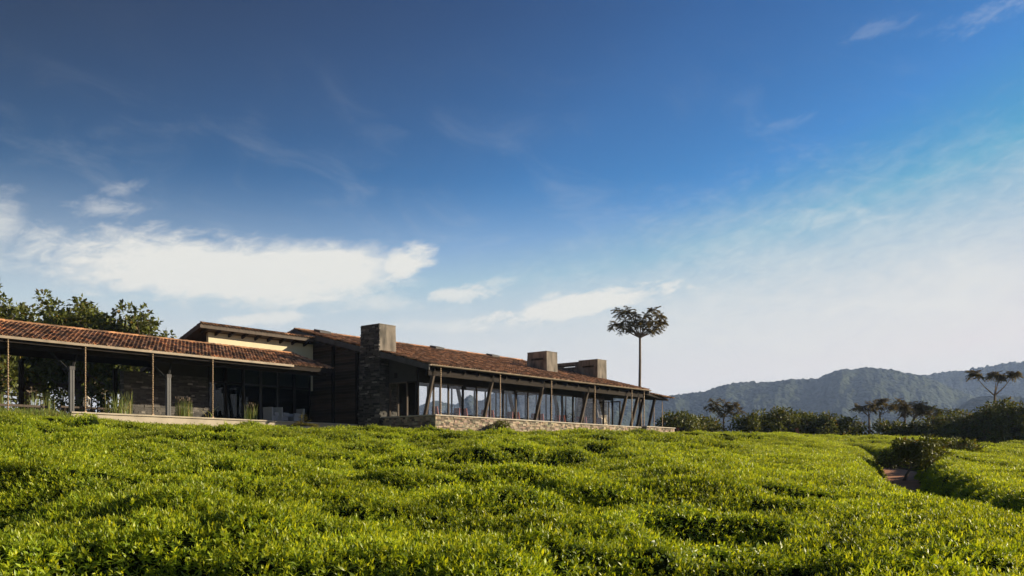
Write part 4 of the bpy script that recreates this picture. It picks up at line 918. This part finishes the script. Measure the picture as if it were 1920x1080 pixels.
frond_tree('bronze-leaved umbrella tree left in the tree line, nearest to the lodge', UG, 1357, 84, 812, (1357, 782), [(1338, 763, 1.), (1345, 755, 1.), (1362, 760, 1.), (1376, 758, 1.), (1350, 772, .9), (1388, 770, .8), (1368, 772, .8)], 17, nf=20, tw=.11)
frond_tree('thin pale-trunked umbrella tree with two tufts, left of the right-hand cluster', UG, 1631, 84, 822, (1629, 780), [(1611, 763, 1.), (1626, 760, 1.), (1636, 764, .9)], 17, nf=22, tw=.12)
frond_tree('thin pale-trunked umbrella tree leaning right, second of the right-hand cluster', UG, 1648, 85, 822, (1650, 778), [(1645, 758, 1.1), (1656, 756, 1.), (1668, 765, .9)], 18, nf=22, tw=.12)
frond_tree('umbrella tree with tall tuft in the middle of the right-hand cluster', UG, 1696, 86, 822, (1697, 786), [(1686, 757, 1.1), (1693, 765, 1.), (1680, 764, .9), (1700, 772, .9)], 18, nf=22, tw=.13)
frond_tree('broad domed umbrella tree at the right of the cluster', UG, 1712, 87, 822, (1712, 788), [(1714, 765, 1.1), (1724, 759, 1.1), (1736, 763, 1.), (1742, 772, .9), (1722, 770, 1.)], 18, nf=22, tw=.13)
frond_tree('flat-topped tree with thin layered sprays right of the umbrella cluster', UG, 1772, 86, 828, (1768, 790), [(1748, 765, 1.), (1765, 770, 1.), (1782, 772, 1.), (1797, 768, .7), (1756, 776, .9)], 15, nf=16, tw=.12, mat_='leafd')
# far tree line
SG = 'thick trees along the far edge of the tea'
SHR = [(1278, 82, 774, 4.4, 'bright green rounded shrub right of the lodge porch'), (1325, 86, 783, 3.6, 'low olive shrub left of the bronze umbrella tree'), (1402, 83, 778, 4.0, 'dark shrub right of the bronze umbrella tree'),
       (1438, 86, 774, 4.0, 'dark bushy tree left of the tallest shrub of the left tree line'), (1466, 84, 766, 3.8, 'shrubby tree with a pointed top in the left tree line'), (1508, 86, 774, 4.2, 'bushy tree behind the terracotta post'),
       (1548, 84, 777, 4.0, 'dark bushy tree right of the terracotta post'), (1588, 85, 785, 3.6, 'low dark bush left of the pale-trunked umbrella trees'), (1672, 84, 790, 3.8, 'dark low bush under the umbrella cluster, left one'),
       (1712, 83, 793, 3.8, 'dark low bush under the umbrella cluster, right one'), (1752, 82, 784, 4.2, 'rounded dark tree below the flat-topped tree'), (1790, 84, 780, 4.4, 'dense green tree left of the three-tufted umbrella tree'),
       (1828, 82, 774, 4.6, 'dense dark tree right below the left tuft of the umbrella tree'), (1862, 80, 768, 4.6, 'dense tree hiding the foot of the three-tufted umbrella tree'), (1893, 79, 752, 4.8, 'tallest dense tree at the right end of the tree line'),
       (1935, 78, 758, 5.0, 'dense tree cut by the right edge of the photo'), (1990, 80, 755, 5.5, 'dense tree just outside the right edge'), (1310, 92, 785, 5., 'darker shrub standing behind the bright green one'), (1480, 92, 780, 6., 'broad dark tree behind the left tree line'), (1560, 93, 786, 6., 'broad dark tree behind, between post and umbrella trees')]
for k, (px, D, ty, w, l) in enumerate(SHR):
    x, y = at(px, D); tree('bushy_tree', l, 'tree', SG, x, y, zy(ty, D), w, 200+k, size=.27, stems=2, per=300 if px < 1740 else 330, crown_from=.02, nb=13, flat=.75)
D = 34; x, y = at(1690, D)
tree('young_tree', 'small dark young tree with forked trunk standing in the clearing on the path', 'tree', None, x, y, zy(823, D), 2.2, 301, size=.13, stems=1, per=520, crown_from=.45, nb=16, flat=.6, lean=.75)
D = 46; x, y = at(1775, D)
tree('young_tree', 'small spreading tree among the tea right of the clearing', 'tree', None, x, y, zy(826, D), 3.0, 302, size=.16, stems=2, per=300, crown_from=.4, nb=14, flat=.5)
D = 49; x, y = at(1738, D)
tree('shrub', 'dark shrub behind the young tree at the back of the clearing', 'shrub', None, x, y, zy(838, D), 2.6, 303, size=.16, stems=3, per=380, crown_from=.1, nb=10)
D = 52.5; x, y = at(962, D); a_, b_ = AB(x, y); p = W(a_, 34.7)
tree('shrub', 'yellow green shrub growing up against the lit terrace wall', 'shrub', None, p.x, p.y, 2.62, 1.5, 304, size=.10, stems=3, per=420, crown_from=.1, nb=9)
p = W(58.6, 42)
tree('shrub', 'sunlit green plant inside the far porch', 'shrub', None, p.x, p.y, 4.6, 2.4, 305, size=.2, stems=2, per=260, crown_from=.2, nb=9, z0=1.5)

# ------------------------------------------------------------------ haze
def haze():
    me = MB(); me.box(-5200, 5600, -400, 6600, -64, 285); o = me.build('haze', MT['glass']); o.data.materials.clear()
    m = bpy.data.materials.new('haze_air'); m.use_nodes = True; nt = m.node_tree; nt.nodes.clear()
    out = nt.nodes.new('ShaderNodeOutputMaterial'); v = nt.nodes.new('ShaderNodeVolumePrincipled'); v.inputs['Density'].default_value = .00015
    v.inputs['Color'].default_value = (.45, .62, 1, 1); v.inputs['Anisotropy'].default_value = .1
    nt.links.new(v.outputs[0], out.inputs['Volume']); o.data.materials.append(m); tag(o, kind='stuff', label='thin bluish haze lying over the far hills', cat='haze')
haze()
